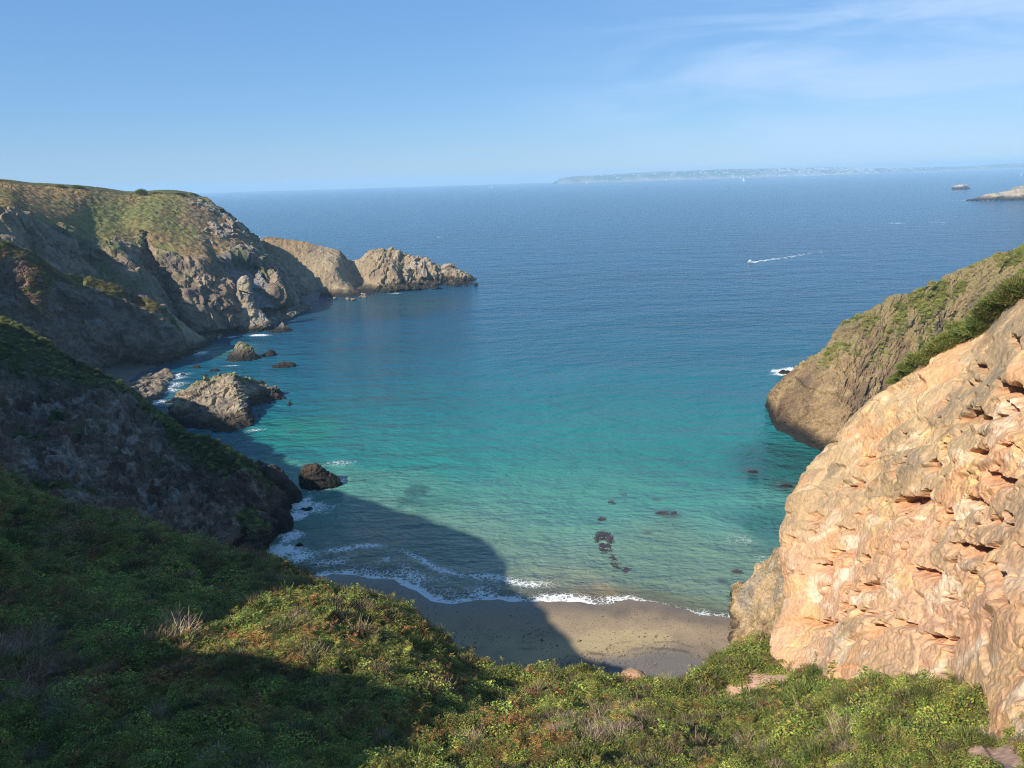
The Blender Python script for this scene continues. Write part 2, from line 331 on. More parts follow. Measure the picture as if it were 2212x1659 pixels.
def sea_material():
    m, t = new_mat('sea_water')
    at = N(t, 'ShaderNodeAttribute', attribute_name='Col'); fo = N(t, 'ShaderNodeAttribute', attribute_name='foam'); al = N(t, 'ShaderNodeAttribute', attribute_name='alpha')
    gp = N(t, 'ShaderNodeNewGeometry')
    mp = N(t, 'ShaderNodeMapping'); mp.inputs['Scale'].default_value = (0.62, 1.25, 1.0); mp.inputs['Rotation'].default_value = (0, 0, math.radians(-10)); L(t, gp.outputs['Position'], mp.inputs['Vector'])
    n1 = N(t, 'ShaderNodeTexNoise', inp={'Scale': 0.62, 'Detail': 4.0, 'Roughness': 0.58, 'Distortion': 0.35}); L(t, mp.outputs[0], n1.inputs['Vector'])
    n2 = N(t, 'ShaderNodeTexNoise', inp={'Scale': 0.16, 'Detail': 3.0, 'Roughness': 0.5, 'Distortion': 0.2}); L(t, mp.outputs[0], n2.inputs['Vector'])
    n3 = N(t, 'ShaderNodeTexNoise', inp={'Scale': 0.035, 'Detail': 3.0, 'Roughness': 0.5}); L(t, mp.outputs[0], n3.inputs['Vector'])
    a1 = N(t, 'ShaderNodeMath', operation='MULTIPLY_ADD', inp={1: 2.6}); L(t, n2.outputs['Fac'], a1.inputs[0]); L(t, n1.outputs['Fac'], a1.inputs[2])
    a2 = N(t, 'ShaderNodeMath', operation='MULTIPLY_ADD', inp={1: 6.0}); L(t, n3.outputs['Fac'], a2.inputs[0]); L(t, a1.outputs[0], a2.inputs[2])
    bp = N(t, 'ShaderNodeBump', inp={'Strength': 1.0, 'Distance': 1.0}); L(t, a2.outputs[0], bp.inputs['Height'])
    b = N(t, 'ShaderNodeBsdfPrincipled', inp={'Roughness': 0.16, 'IOR': 1.33, 'Specular IOR Level': 0.5}); L(t, at.outputs['Color'], b.inputs['Base Color']); L(t, bp.outputs[0], b.inputs['Normal'])
    tr = N(t, 'ShaderNodeBsdfTransparent', inp={'Color': (0.80, 0.93, 0.92, 1)})
    gl = N(t, 'ShaderNodeMixShader'); L(t, al.outputs['Fac'], gl.inputs[0]); L(t, tr.outputs[0], gl.inputs[1]); L(t, b.outputs[0], gl.inputs[2])
    # lacy foam
    wn = N(t, 'ShaderNodeTexNoise', inp={'Scale': 0.5, 'Detail': 3.0}); L(t, gp.outputs['Position'], wn.inputs['Vector'])
    wv = N(t, 'ShaderNodeVectorMath', operation='MULTIPLY_ADD'); wv.inputs[1].default_value = (2.2, 2.2, 0); L(t, wn.outputs['Color'], wv.inputs[0]); L(t, gp.outputs['Position'], wv.inputs[2])
    vo = N(t, 'ShaderNodeTexVoronoi', feature='DISTANCE_TO_EDGE', inp={'Scale': 0.85}); L(t, wv.outputs[0], vo.inputs['Vector'])
    vo2 = N(t, 'ShaderNodeTexVoronoi', feature='DISTANCE_TO_EDGE', inp={'Scale': 2.1}); L(t, wv.outputs[0], vo2.inputs['Vector'])
    mn = N(t, 'ShaderNodeMath', operation='MINIMUM'); L(t, vo.outputs['Distance'], mn.inputs[0])
    sc2 = N(t, 'ShaderNodeMath', operation='MULTIPLY_ADD', inp={1: 1.3, 2: 0.03}); L(t, vo2.outputs['Distance'], sc2.inputs[0]); L(t, sc2.outputs[0], mn.inputs[1])
    fn = N(t, 'ShaderNodeTexNoise', inp={'Scale': 1.6, 'Detail': 5.0, 'Roughness': 0.7}); L(t, gp.outputs['Position'], fn.inputs['Vector'])
    # threshold: foam^2*0.36 + noise  > edge distance
    sq = N(t, 'ShaderNodeMath', operation='POWER', inp={1: 1.7}); L(t, fo.outputs['Fac'], sq.inputs[0])
    th = N(t, 'ShaderNodeMath', operation='MULTIPLY', inp={1: 0.37}); L(t, sq.outputs[0], th.inputs[0])
    nf = N(t, 'ShaderNodeMath', operation='MULTIPLY'); L(t, fn.outputs['Fac'], nf.inputs[0]); L(t, th.outputs[0], nf.inputs[1])
    n22 = N(t, 'ShaderNodeMath', operation='MULTIPLY', inp={1: 2.0}); L(t, nf.outputs[0], n22.inputs[0])
    df = N(t, 'ShaderNodeMath', operation='SUBTRACT'); L(t, n22.outputs[0], df.inputs[0]); L(t, mn.outputs[0], df.inputs[1])
    fm = N(t, 'ShaderNodeMapRange', interpolation_type='SMOOTHSTEP', inp={'From Min': -0.035, 'From Max': 0.07, 'To Min': 0.0, 'To Max': 0.92}); L(t, df.outputs[0], fm.inputs['Value'])
    gate = N(t, 'ShaderNodeMapRange', inp={'From Min': 0.02, 'From Max': 0.15}); L(t, fo.outputs['Fac'], gate.inputs['Value'])
    fg = N(t, 'ShaderNodeMath', operation='MULTIPLY'); L(t, fm.outputs[0], fg.inputs[0]); L(t, gate.outputs[0], fg.inputs[1])
    fb = N(t, 'ShaderNodeBsdfPrincipled', inp={'Base Color': (0.72, 0.72, 0.69, 1), 'Roughness': 0.8}); 
    bp2 = N(t, 'ShaderNodeBump', inp={'Strength': 0.6, 'Distance': 0.15}); L(t, fn.outputs['Fac'], bp2.inputs['Height']); L(t, bp2.outputs[0], fb.inputs['Normal'])
    mx = N(t, 'ShaderNodeMixShader'); L(t, fg.outputs[0], mx.inputs[0]); L(t, gl.outputs[0], mx.inputs[1]); L(t, fb.outputs[0], mx.inputs[2])
    o = N(t, 'ShaderNodeOutputMaterial'); L(t, mx.outputs[0], o.inputs['Surface'])
    return m

def build_sea():
    xe = np.concatenate([[-17000, -9000, -5000, -3000, -1800, -1200, -800, -550, -400], np.arange(-300, -70, 3.0), np.arange(-70, 60, 0.5), np.arange(60, 150, 2.0), [150, 175, 200, 250, 320, 420, 600, 900, 1400, 2200, 3500, 6000, 9500, 17000]])
    ye = np.concatenate([[-500, -100, 60], np.arange(100, 172, 0.5), np.arange(172, 460, 2.0), np.arange(460, 760, 6.0), [770, 800, 850, 920, 1000, 1150, 1400, 1800, 2400, 3200, 4500, 6500, 9000, 12500, 16500]])
    X, Y = np.meshgrid(xe, ye, indexing='ij'); P = np.stack([X, Y, 0 * X], -1)
    c = sea_colour(P); f = sea_foam(P); b = seaward(X, Y) + 0.8 * noise(P, 5.0, 51)
    al = np.where((X > -75) & (X < 60), sstep(-4.0, 9.0, b) * 0.9 + 0.1, 1.0)
    al = np.where(b > 9, 1.0, al)
    o = grid_mesh('sea', P, c, sea_material(), {'foam': f, 'alpha': al}); o['kind'] = 'structure'
build_sea()

def build_beach():
    X, Y = np.meshgrid(np.linspace(-90, 70, 400), np.linspace(84, 176, 260), indexing='ij')
    b = seaward(X, Y); P = np.stack([X, Y, 0 * X], -1)
    z = np.where(b > 0, -b * 0.085, -b * 0.055) + 0.05 * noise(P, 3.0, 61) + 0.12 * noise(P, 14.0, 62) * sstep(0, 8, -b)
    P[..., 2] = z
    base = np.array((0.285, 0.205, 0.125)); yel = np.array((0.36, 0.27, 0.14)); dark = np.array((0.095, 0.08, 0.062))
    c = lerp(base, dark, 0.45 * sstep(-0.4, 0.7, noise(P * np.array((0.3, 1, 1)), 9.0, 63) + 0.7 * fbm(P, 3.0, 4, 64)))
    for px, py, rx, ry, a in ((1350, 1385, 12, 4, .95), (1240, 1420, 12, 5, .85), (1150, 1420, 9, 6, .6), (1480, 1360, 6, 2, .3), (1060, 1390, 9, 4, .5)):
        q = atz(px, py); d = np.hypot((X - q[0]) / rx, (Y - q[1]) / ry) + 0.25 * noise(P, 4.0, 65); c = lerp(c, yel, a * (1 - sstep(0.45, 1.1, d)))
    shingle = sstep(0.0, 1.0, (-b - 17 + 0.28 * (X - 10) + 2.5 * noise(P, 6., 66)) / 5)
    c = lerp(c, np.array((0.14, 0.12, 0.105)), shingle * sstep(-25, 15, X))
    wet = 1 - sstep(1.0, 7.0, -b + 1.5 * noise(P, 8.0, 67))
    c = c * (1 - 0.38 * wet)[..., None]
    # weed strand lines
    for off, w in ((13.5, 0.25), (16.0, 0.35)):
        q = -b - off + 1.2 * noise(P, 8.0, 68) + 0.4 * noise(P, 2.0, 69)
        c = lerp(c, np.array((0.05, 0.04, 0.03)), np.exp(-(q / w) ** 2) * sstep(0.0, 0.4, noise(P, 5.0, 70)) * 0.8)
    m, t = new_mat('sand')
    at = N(t, 'ShaderNodeAttribute', attribute_name='Col'); we = N(t, 'ShaderNodeAttribute', attribute_name='wet'); gp = N(t, 'ShaderNodeNewGeometry')
    n1 = N(t, 'ShaderNodeTexNoise', inp={'Scale': 3.0, 'Detail': 6.0, 'Roughness': 0.7}); L(t, gp.outputs['Position'], n1.inputs['Vector'])
    mr = N(t, 'ShaderNodeMapRange', inp={'From Min': 0.25, 'From Max': 0.75, 'To Min': 0.72, 'To Max': 1.25}); L(t, n1.outputs['Fac'], mr.inputs['Value'])
    mx = N(t, 'ShaderNodeVectorMath', operation='SCALE'); L(t, at.outputs['Color'], mx.inputs[0]); L(t, mr.outputs[0], mx.inputs['Scale'])
    bp = N(t, 'ShaderNodeBump', inp={'Strength': 0.35, 'Distance': 0.08}); L(t, n1.outputs['Fac'], bp.inputs['Height'])
    ro = N(t, 'ShaderNodeMapRange', inp={'To Min': 0.9, 'To Max': 0.32}); L(t, we.outputs['Fac'], ro.inputs['Value'])
    b_ = N(t, 'ShaderNodeBsdfPrincipled'); L(t, mx.outputs[0], b_.inputs['Base Color']); L(t, ro.outputs[0], b_.inputs['Roughness']); L(t, bp.outputs[0], b_.inputs['Normal'])
    o_ = N(t, 'ShaderNodeOutputMaterial'); L(t, b_.outputs[0], o_.inputs['Surface'])
    o = grid_mesh('beach', P, c, m, {'wet': wet}); o['kind'] = 'structure'
    return lambda x, y: np.where(seaward(x, y) > 0, -seaward(x, y) * 0.085, -seaward(x, y) * 0.055)
beach_z = build_beach()

# seabed far below the whole bay, so that the beach and the cliffs stand on ground
sb = np.stack(np.meshgrid(np.linspace(-18000, 18000, 20), np.linspace(-3000, 18000, 20), indexing='ij') + [np.full((20, 20), -9.0)], -1)
grid_mesh('seabed', sb, np.full((400, 3), 0.1), M_soil)['kind'] = 'structure'

# ================================================================== NEAR HILLSIDE
TAN33 = math.tan(SUN_ELEV)
sd = np.array((to_sun.x, to_sun.y)); sd /= np.linalg.norm(sd); sn = np.array((-sd[1], sd[0])) 
QT = np.array([(-300, 62), (-260, 71), (-223, 71), (-173, 70.5), (-118, 77.6), (-95, 69.5), (-82, 67.5), (-76, 64.8), (-70, 64.3), (-64, 64.5), (-60, 61.8), (-56, 60), (-50, 59.5), (-42, 64), (-22, 68), (-12, 66.5), (0, 63), (10, 60), (60, 58)])
def rp(s, t, dz=0):
    """a point on the hill crest outside the frame that casts the cove's shadow"""
    xy = sd * t + sn * s; return ('w', xy[0], xy[1], float(np.interp(s, QT[:, 0], QT[:, 1])) + t * TAN33 + dz)
def back_of(p, dy=38, drop=None):
    q = pt(p); return ('w', q[0] + 2, q[1] + (q[2] + 1) * 1.02, -1.0)
HC = []
RS = [(-223, 14), (-173, 24), (-118, 14), (-84, 30), (-51, 32), (-22, 26), (14, 18)]
HC.append([rp(a, b + 130, -75) for a, b in RS]); HC.append([rp(a, b + 60, -28) for a, b in RS]); HC.append([rp(a, b) for a, b in RS])
def mixcol(a, b, m, sag): 
    A = np.array([pt(p) for p in a]); B = np.array([pt(p) for p in b]); Cc = A * (1 - m) + B * m; Cc[:, 2] -= sag
    return [('w', *q) for q in Cc]
near = {  # column px -> crest, three rows and the bottom row, each (px, py, distance)
    0: [(0, 1040, 100), (0, 1150, 73), (0, 1300, 52), (0, 1480, 36.5), (0, 1690, 25)],
    130: [(130, 1085, 97), (135, 1185, 72), (140, 1320, 52), (145, 1490, 36), (150, 1690, 24.5)],
    330: [(330, 1130, 93), (330, 1225, 69), (335, 1345, 50), (335, 1500, 35), (335, 1690, 24)],
    430: [(430, 1170, 90), (430, 1255, 67), (430, 1365, 48.5), (430, 1510, 34), (430, 1690, 23.5)],
    590: [(590, 1210, 87), (595, 1272, 64), (600, 1390, 46), (600, 1520, 33), (600, 1690, 23)],
    700: [(700, 1268, 80), (705, 1292, 62), (705, 1400, 45.5), (705, 1530, 32.5), (705, 1690, 22.5)],
    840: [(840, 1300, 74), (838, 1345, 61), (830, 1430, 47), (830, 1540, 33), (830, 1690, 22.5)],
    930: [(930, 1360, 68), (925, 1395, 60), (920, 1460, 46), (915, 1555, 33), (910, 1690, 22)],
    1010: [(1010, 1420, 65), (1010, 1450, 57), (1010, 1492, 45), (1005, 1570, 32.5), (1000, 1690, 22)],
    1100: [(1100, 1456, 62.5), (1100, 1476, 55), (1100, 1512, 44), (1100, 1580, 32), (1100, 1690, 21.5)],
    1180: [(1180, 1452, 61), (1180, 1478, 53.5), (1180, 1516, 43), (1180, 1585, 31), (1180, 1690, 21.3)],
    1260: [(1260, 1450, 60), (1260, 1478, 52.5), (1260, 1520, 42), (1260, 1590, 30), (1260, 1690, 21)],
    1330: [(1330, 1472, 60), (1335, 1492, 52.5), (1335, 1528, 42), (1335, 1592, 30), (1335, 1690, 21)],
    1420: [(1420, 1474, 62), (1425, 1496, 53.5), (1430, 1530, 42.5), (1430, 1592, 30), (1430, 1690, 21)],
    1500: [(1500, 1455, 64), (1505, 1487, 55), (1510, 1526, 43), (1510, 1592, 30.5), (1510, 1690, 21)],
    1570: [(1570, 1424, 66), (1575, 1474, 56.5), (1580, 1520, 44), (1580, 1590, 31), (1580, 1690, 21)],
    1640: [(1640, 1385, 68), (1640, 1468, 57), (1650, 1516, 44), (1650, 1592, 31), (1650, 1690, 20.5)],
    1720: [(1720, 1420, 66), (1720, 1500, 50.5), (1720, 1535, 41.5), (1720, 1600, 30), (1720, 1690, 20)],
    1850: [(1850, 1430, 56), (1850, 1492, 40), (1850, 1535, 33.5), (1850, 1600, 26), (1850, 1690, 19)],
    1960: [(1960, 1430, 48), (1960, 1490, 35), (1960, 1535, 30), (1960, 1600, 24.5), (1960, 1690, 18.5)],
    2080: [(2080, 1440, 41), (2080, 1508, 30), (2080, 1550, 26.5), (2080, 1610, 22.5), (2080, 1690, 17.5)],
    2212: [(2212, 1540, 30), (2212, 1592, 22.5), (2212, 1622, 20), (2212, 1660, 17.5), (2212, 1715, 15.5)],
    2400: [(2400, 1650, 23), (2400, 1690, 18), (2400, 1720, 16), (2400, 1760, 14), (2400, 1800, 12.8)]}
vis = []
for k in sorted(near):
    r = near[k]; q = pt(r[-1])
    vis.append([back_of(r[0])] + r + [('w', q[0] * 0.4, 7.5, 69.5)])
HC.append(mixcol(HC[-1], vis[0], 0.55, 3.0))
HC += vis
q0 = [pt(p) for p in vis[-1]]
HC.append([('w', p[0] + 14, p[1] - 6, p[2] + 5) for p in q0])
def densify(c):
    A = np.array([pt(p) for p in c]); n = len(A); E = np.concatenate([[2 * A[0] - A[1]], A, [2 * A[-1] - A[-2]]]); out = []
    for i in range(n):
        out.append(A[i])
        if i < n - 1: out.append((-E[i] + 9 * E[i + 1] + 9 * E[i + 2] - E[i + 3]) / 16)
    return [('w', *p) for p in out]
RS2 = [(-223, 14), (-173, 24), (-118, 14), (-100, 24), (-86, 30), (-78, 31), (-70, 32), (-64, 33), (-58, 33), (-51, 33), (-40, 31), (-28, 28), (14, 18)]
HC = [densify(c) for c in HC[3:]]
HC = [[rp(a, b + 130, -85) for a, b in RS2], [rp(a, b + 60, -30) for a, b in RS2], [rp(a, b) for a, b in RS2]] + HC
HC = [c + [('w', pt(c[-1])[0] * 0.7, -12, 71.5 if abs(pt(c[-1])[0]) < 25 else pt(c[-1])[2] - 1)] for c in HC]
HP, HU, HV = loft(HC, 420, 300)
HN = normals(HP, (HV > 3) & (HV < 9) & (HU > 5))
hum = 1.15 * fbm(HP, 8.0, 3, 101) + 0.35 * noise(HP, 2.2, 104)
fade = np.clip(np.linalg.norm(HP - CAM, axis=-1) / 40, 0.15, 1)
HP = HP + np.array((0, 0, 1.0)) * (hum * fade - 1.1)[..., None]
HN = normals(HP, (HV > 3) & (HV < 9) & (HU > 5))
# soil tongue below the ochre cliff, and bare ground at the right
PATHW = [pt(p) for p in ((1425, 1506, 50), (1440, 1502, 50), (1500, 1497, 51.5), (1560, 1484, 54), (1610, 1468, 56), (1650, 1450, 58))]
def seg_dist(P, pts):
    d = np.full(P.shape[:-1], 1e9)
    for a, b in zip(pts[:-1], pts[1:]):
        ab = (b - a)[:2]; t_ = np.clip(((P[..., :2] - a[:2]) @ ab) / (ab @ ab), 0, 1)
        d = np.minimum(d, np.linalg.norm(P[..., :2] - a[:2] - t_[..., None] * ab, axis=-1))
    return d
def soil_mask(P):
    d = seg_dist(P, PATHW); m = 1 - sstep(2.2, 3.0, d + 0.9 * fbm(P, 2.2, 3, 111))
    e = [pt(p) for p in ((2140, 1570, 25), (2180, 1615, 21), (2230, 1680, 17))]
    m2 = 1 - sstep(0.6, 1.3, seg_dist(P, e) + 0.5 * noise(P, 1.2, 112))
    e3 = [pt(p) for p in ((1590, 1412, 66.5), (1615, 1395, 67))]
    m3 = 1 - sstep(0.8, 1.3, seg_dist(P, e3) + 0.3 * noise(P, 1.2, 113))
    return np.maximum(np.maximum(m, m2), m3)
HS = soil_mask(HP)
hc = lerp(GREEN * 0.8, RUST * 0.7, sstep(-0.1, 0.5, noise(HP, 5.0, 105)))
hc = lerp(hc, DARKV, sstep(0.0, 0.5, noise(HP, 3.0, 106)))
hc = lerp(hc, np.array((0.50, 0.31, 0.21)), HS)
finish_cliff('hillside', HP, hc, M_soil)

# ================================================================== OCHRE CLIFF (right)
oc = [
    [(1600, 1540, 63), (1643, 1436, 64), (1695, 1310, 68), (1696, 1160, 73), (1728, 1040, 77), (1768, 990, 80)],
    [(1720, 1580, 53), (1735, 1430, 57), (1765, 1300, 61), (1770, 1155, 66), (1790, 1022, 71.5), (1818, 944, 76.5)],
    [(1850, 1580, 44), (1850, 1410, 49), (1860, 1285, 53), (1870, 1130, 58), (1885, 985, 63.5), (1898, 867, 71)],
    [(1960, 1570, 38), (1960, 1400, 42.5), (1970, 1270, 46), (1980, 1100, 51), (1985, 950, 56.5), (1985, 800, 67)],
    [(2080, 1590, 32), (2080, 1400, 36), (2090, 1250, 40), (2090, 1060, 45), (2092, 890, 51), (2090, 731, 64)],
    [(2212, 1670, 23), (2212, 1440, 28), (2212, 1230, 33), (2212, 1010, 39), (2212, 810, 46), (2212, 630, 60)],
    [(2360, 1760, 17.5), (2360, 1450, 23), (2360, 1170, 28.5), (2360, 900, 36), (2360, 700, 43), (2360, 550, 56.5)]]
OC = []
for c in oc:
    w = [pt(p) for p in c]; OC.append(w + [w[-1] + np.array((6, 5, -1.5)), w[-1] + np.array((22, 10, -12)), w[-1] + np.array((30, 12, -30))])
l0 = OC[0]
OC = [[p + np.array((16, 26, -42 * (1 if i < 6 else .8))) for i, p in enumerate(l0)], [p + np.array((4.5, 7, -9)) for p in l0]] + OC
OC = [[('w', *p) for p in c] for c in OC]
OP, OU, OV = loft(OC, 760, 780)
ON = normals(OP, (OV < 4.7) & (OU > 2.2))
def bedding(P, sa, sb, sc):
    """coordinates along the bedding (up to the right), across it and into the face, each scaled"""
    a = (-P[..., 1] * 0.75 + P[..., 2] * 0.62 + P[..., 0] * .1); b = (P[..., 1] * 0.6 + P[..., 2] * 0.8); return np.stack([a * sa, b * sb, P[..., 0] * sc], -1)
strat = np.diag((1.0, 0.7, 1.5))
B1 = bedding(OP, .55, 1.15, .8)
B1w = warp(B1, 3.0, 0.9, 200)
rag = 0.07 * fbm(B1, 1.3, 3, 241)
sk = fbm(B1w, 7.5, 3, 202) + rag                                  # skin: proud tan slabs where > 0
skin = sstep(-0.03, 0.06, sk); skin2 = sstep(-0.01, 0.08, fbm(warp(B1, 4., 1.2, 243), 4.2, 3, 244) + 1.1 * rag - .12)
lowm = 1 - sstep(2.0, 4.2, OV + 0.8 * noise(OP, 8., 230))
area = sstep(-0.15, 0.35, noise(OP, 9.0, 211))
blk = blocks(B1w, 2.6, 204, 0.6); blk2 = blocks(warp(B1, 1.2, .3, 206), .85, 207, 0.7)
c1 = np.abs(fbm(warp(B1, 2.2, .9, 212), 3.4, 2, 213)); crk_m = (1 - sstep(0.0, 0.09, c1)) * sstep(0.05, 0.28, noise(OP, 3.6, 214))
c2 = np.abs(noise(warp(B1, 1.2, .5, 215), 1.6, 216)); crk2_m = (1 - sstep(0.0, 0.12, c2)) * sstep(0.1, 0.35, noise(OP, 2.0, 217))
hol = sstep(0.40, 0.60, noise(warp(B1, 1.4, .7, 218), 2.2, 219) + .5 * rag) * sstep(0.0, 0.25, noise(OP, 6., 220))
rough = area * (0.25 + .75 * sstep(2.2, 4.6, OU))
NOTCH = [(1766, 1330, 42, -4, .55), (1771, 1214, 22, -15, .5), (1845, 1202, 11, -70, .6), (1875, 1262, 34, -28, .55), (1815, 1307, 19, -45, .4), (1996, 1226, 31, 15, .5), (2078, 1172, 28, -14, .6), (2127, 1182, 24, 15, .9),
         (1913, 1356, 15, 25, .7), (2031, 1372, 38, 12, .6), (1963, 1345, 19, 10, .4), (2190, 1270, 52, 80, .9), (1864, 1318, 15, 15, .4), (1960, 1068, 44, -20, .95), (2042, 1098, 15, -5, .5), (2100, 1073, 22, 5, .4),
         (2194, 832, 30, 20, 1.0), (2196, 724, 20, 12, .7), (2090, 890, 36, -26, .6), (2122, 973, 26, -5, .55), (2172, 1028, 36, 24, .7), (1938, 1021, 11, 60, .4), (1834, 1037, 20, -20, .4), (2040, 950, 15, -40, .35), (2109, 781, 14, 20, .5),
         (1700, 1170, 16, -75, .4), (1990, 1290, 16, 30, .3), (1880, 1180, 14, -30, .3), (2150, 1120, 18, -20, .4), (2060, 1290, 20, -12, .35), (1950, 1180, 18, -35, .3), (1790, 1140, 14, -60, .3), (2010, 1000, 20, -30, .4), (1850, 1100, 16, -50, .3), (2130, 900, 18, -10, .4)]
fx, fy = screen(OP); notch = np.zeros(OP.shape[:2])
rn = np.random.default_rng(77)
for cx_, cy_, k_ in ((1790, 1210, 9), (1760, 1120, 7), (1960, 1090, 9), (2120, 1100, 8), (1900, 1330, 9), (2040, 1360, 8), (1830, 1320, 7), (2100, 1210, 7), (2160, 860, 9), (2090, 800, 6), (1980, 900, 5), (2120, 980, 8), (1900, 1000, 5), (1800, 1420, 4), (2150, 1300, 6)):
    for _ in range(k_): NOTCH.append((cx_ + rn.normal() * 45, cy_ + rn.normal() * 30, rn.uniform(5, 15), rn.normal() * 24 - 14, rn.uniform(.14, .36)))
ragged = noise(OP, 1.0, 270); jag = 9 * noise(OP, 1.3, 271) + 5 * noise(OP, .55, 272)
for px, py, ln_, an, dp in NOTCH:           # broken-out hollows: a sharp lip above, a slope back out below
    bx = (np.abs(fx - px) < ln_ * 1.5 + 25) & (np.abs(fy - py) < ln_ * 1.5 + 60); X_, Y_ = fx[bx] - px, fy[bx] - py
    a_ = math.radians(an); sx_, hy_ = X_ * math.cos(a_) + Y_ * math.sin(a_), -X_ * math.sin(a_) + Y_ * math.cos(a_)
    w_ = 1 - sstep(.55, 1.1, np.abs(sx_) / ln_ + .25 * ragged[bx])
    h_ = hy_ - jag[bx]; Hc = 10 + 34 * dp; notch[bx] = np.maximum(notch[bx], dp * w_ * sstep(0, 5, h_) * (1 - sstep(.35 * Hc, Hc, h_)))
fullf = (fx > 1500) & (fx < 2500)
notch = notch * fullf
disp = 0.8 * fbm(OP, 12.0, 2, 245) + 0.16 * skin + 0.07 * skin2 + 0.13 * blk * rough ** 2 + 0.08 * blk2 * rough - 0.2 * crk_m - 0.1 * crk2_m - 0.15 * hol - 1.6 * notch
fac = blocks(warp(B1, 2., .2, 226), 3.0, 227, .95); fac2 = blocks(warp(B1, 1., .12, 228), 1.15, 229, .95)
def soften(a, k):
    for _ in range(k):
        a = (np.roll(a, 1, 0) + 2 * a + np.roll(a, -1, 0)) / 4; a = (np.roll(a, 1, 1) + 2 * a + np.roll(a, -1, 1)) / 4
    return a
fac = soften(fac, 2); fac2 = soften(fac2, 1)
disp += .40 * fac + .13 * fac2 * (.4 + .6 * area) + 0.02 * ridged(B1, .8, 3, 223) + .07 * fbm(B1, 2.4, 3, 224) + .03 * fbm(OP, .45, 2, 225)
disp = disp - disp[(OV < 4.9) & (OU > 2)].mean()
upf = np.array((0, 0, 1.0)) - ON * ON[..., 2:3]; upf /= np.linalg.norm(upf, axis=-1, keepdims=True) + 1e-6
OP2 = OP + ON * (disp * (0.3 + 0.7 * sstep(0.5, 2.0, OU)))[..., None] + upf * (.75 * notch)[..., None]     # the hollows reach up behind their lips
c_tan = np.array((0.31, 0.222, 0.130)); c_or = np.array((0.50, 0.265, 0.135)); c_pink = np.array((0.46, 0.285, 0.18)); c_yel = np.array((0.55, 0.36, 0.165)); c_gry = np.array((0.235, 0.185, 0.125)); c_wht = np.array((0.62, 0.50, 0.38)); c_red = np.array((0.38, 0.16, 0.08))
proud = lerp(c_tan, c_gry, sstep(-0.15, 0.4, fbm(B1, 3.0, 4, 231)))
proud = lerp(proud, np.array((0.44, 0.30, 0.17)), sstep(0.0, .5, noise(B1, 5., 246)) * .6)
raw = lerp(np.array((0.40, 0.285, 0.165)), c_pink, np.clip(lowm + .3 * noise(OP, 4., 247), 0, 1))
raw = lerp(raw, c_or, sstep(0.0, 0.45, noise(warp(B1, 2., 1., 233), 3.4, 234)) * .75)
raw = lerp(raw, c_yel, sstep(0.2, 0.5, noise(warp(OP, 2., 1.4, 235), 4.0, 236)) * 0.7)
raw = lerp(raw, c_wht, sstep(0.15, 0.5, fbm(warp(B1, 2., 1.2, 237), 2.6, 3, 238)) * (.35 + .5 * lowm))
cc = lerp(raw, proud, np.clip(skin * (1 - .55 * lowm) + .5 * skin2 * (1 - .5 * lowm), 0, 1))
cc = lerp(cc, c_pink, lowm * .35 * sstep(-.3, .3, noise(OP, 5., 248)))
cc = lerp(cc, c_red, np.clip(.6 * hol + 0.3 * crk_m + 0.2 * crk2_m + 2.2 * notch, 0, 1) * 0.55)
cc = cc * np.array((1.27, 1.22, 1.14)) * (1 + .12 * fbm(B1, .6, 4, 249))[..., None]
finish_cliff('cliff', OP2, cc, M_orange, 'ochre and pink bare rock face on the right')
# the same rock going on beyond the frame
e0 = [np.array(p[1:]) for p in OC[-1]]; e1 = [np.array(p[1:]) for p in OC[-2]]
EX = [[('w', *(q * .35 + p * .65 + np.array((.35, -.1, -.2)))) for p, q in zip(e0, e1)], [('w', *(p + np.array((.15, -.35, -.1)))) for p in e0], [('w', *(p + np.array((16, -14, 1)))) for p in e0], [('w', *(p + np.array((45, -34, 4)))) for p in e0]]
P, U_, V_ = loft(EX, 120, 220); n = normals(P, V_ < 4.5); P, d = rock_detail(P, n, .45, 3.5, 1.1, 291)
finish_cliff('cliff', P, np.clip(lerp(np.array((.46, .32, .19)), np.array((.36, .27, .17)), sstep(-.2, .4, fbm(P, 4., 3, 292))), 0, 1), M_orange)

# ================================================================== BUTTRESS below it
bu = [[(1584, 1270, 131.5), (1583, 1290, 128), (1578, 1335, 121), (1572, 1382, ('z', 0.3))],
      [(1592, 1268, 129), (1594, 1300, 123), (1590, 1350, 117), (1582, 1410, ('z', 0.8))],
      [(1632, 1250, 128), (1618, 1310, 120), (1612, 1360, 114), (1605, 1440, ('z', 1.0))],
      [(1646, 1220, 127), (1645, 1290, 118), (1640, 1345, 112), (1640, 1450, ('z', 1.2))],
      [(1693, 1172, 123), (1693, 1240, 115), (1690, 1320, 107), (1690, 1450, ('z', 1.5))],
      [(1760, 1120, 118), (1750, 1200, 110), (1745, 1300, 102), (1740, 1450, ('z', 2))]]
BU = []
for c in bu:
    w = [pt(p) for p in c]; BU.append([('w', w[0][0] + 5, w[0][1] + 5 + w[0][2], -1)] + [('w', w[0][0] + 1, w[0][1] + 2.0, w[0][2] - 1.2)] + c)
P, U_, V_ = loft(BU, 200, 200); n = normals(P, V_ > 2.3)
P, d = rock_detail(P, n, 0.75, 4.5, 1.3, 301, np.diag((1, 1, 1.8)) @ rotm('X', -30))
c = lerp(np.array((0.47, 0.33, 0.18)), np.array((0.29, 0.205, 0.11)), sstep(-0.2, 0.4, fbm(P @ strat.T, 4., 4, 303)))
c = lerp(c, np.array((0.27, 0.25, 0.21)), sstep(0.1, 0.5, noise(P, 6., 305)) * 0.6)
finish_cliff('cliff', P, tide(P, c, -0.2, 0.9), M_mid)

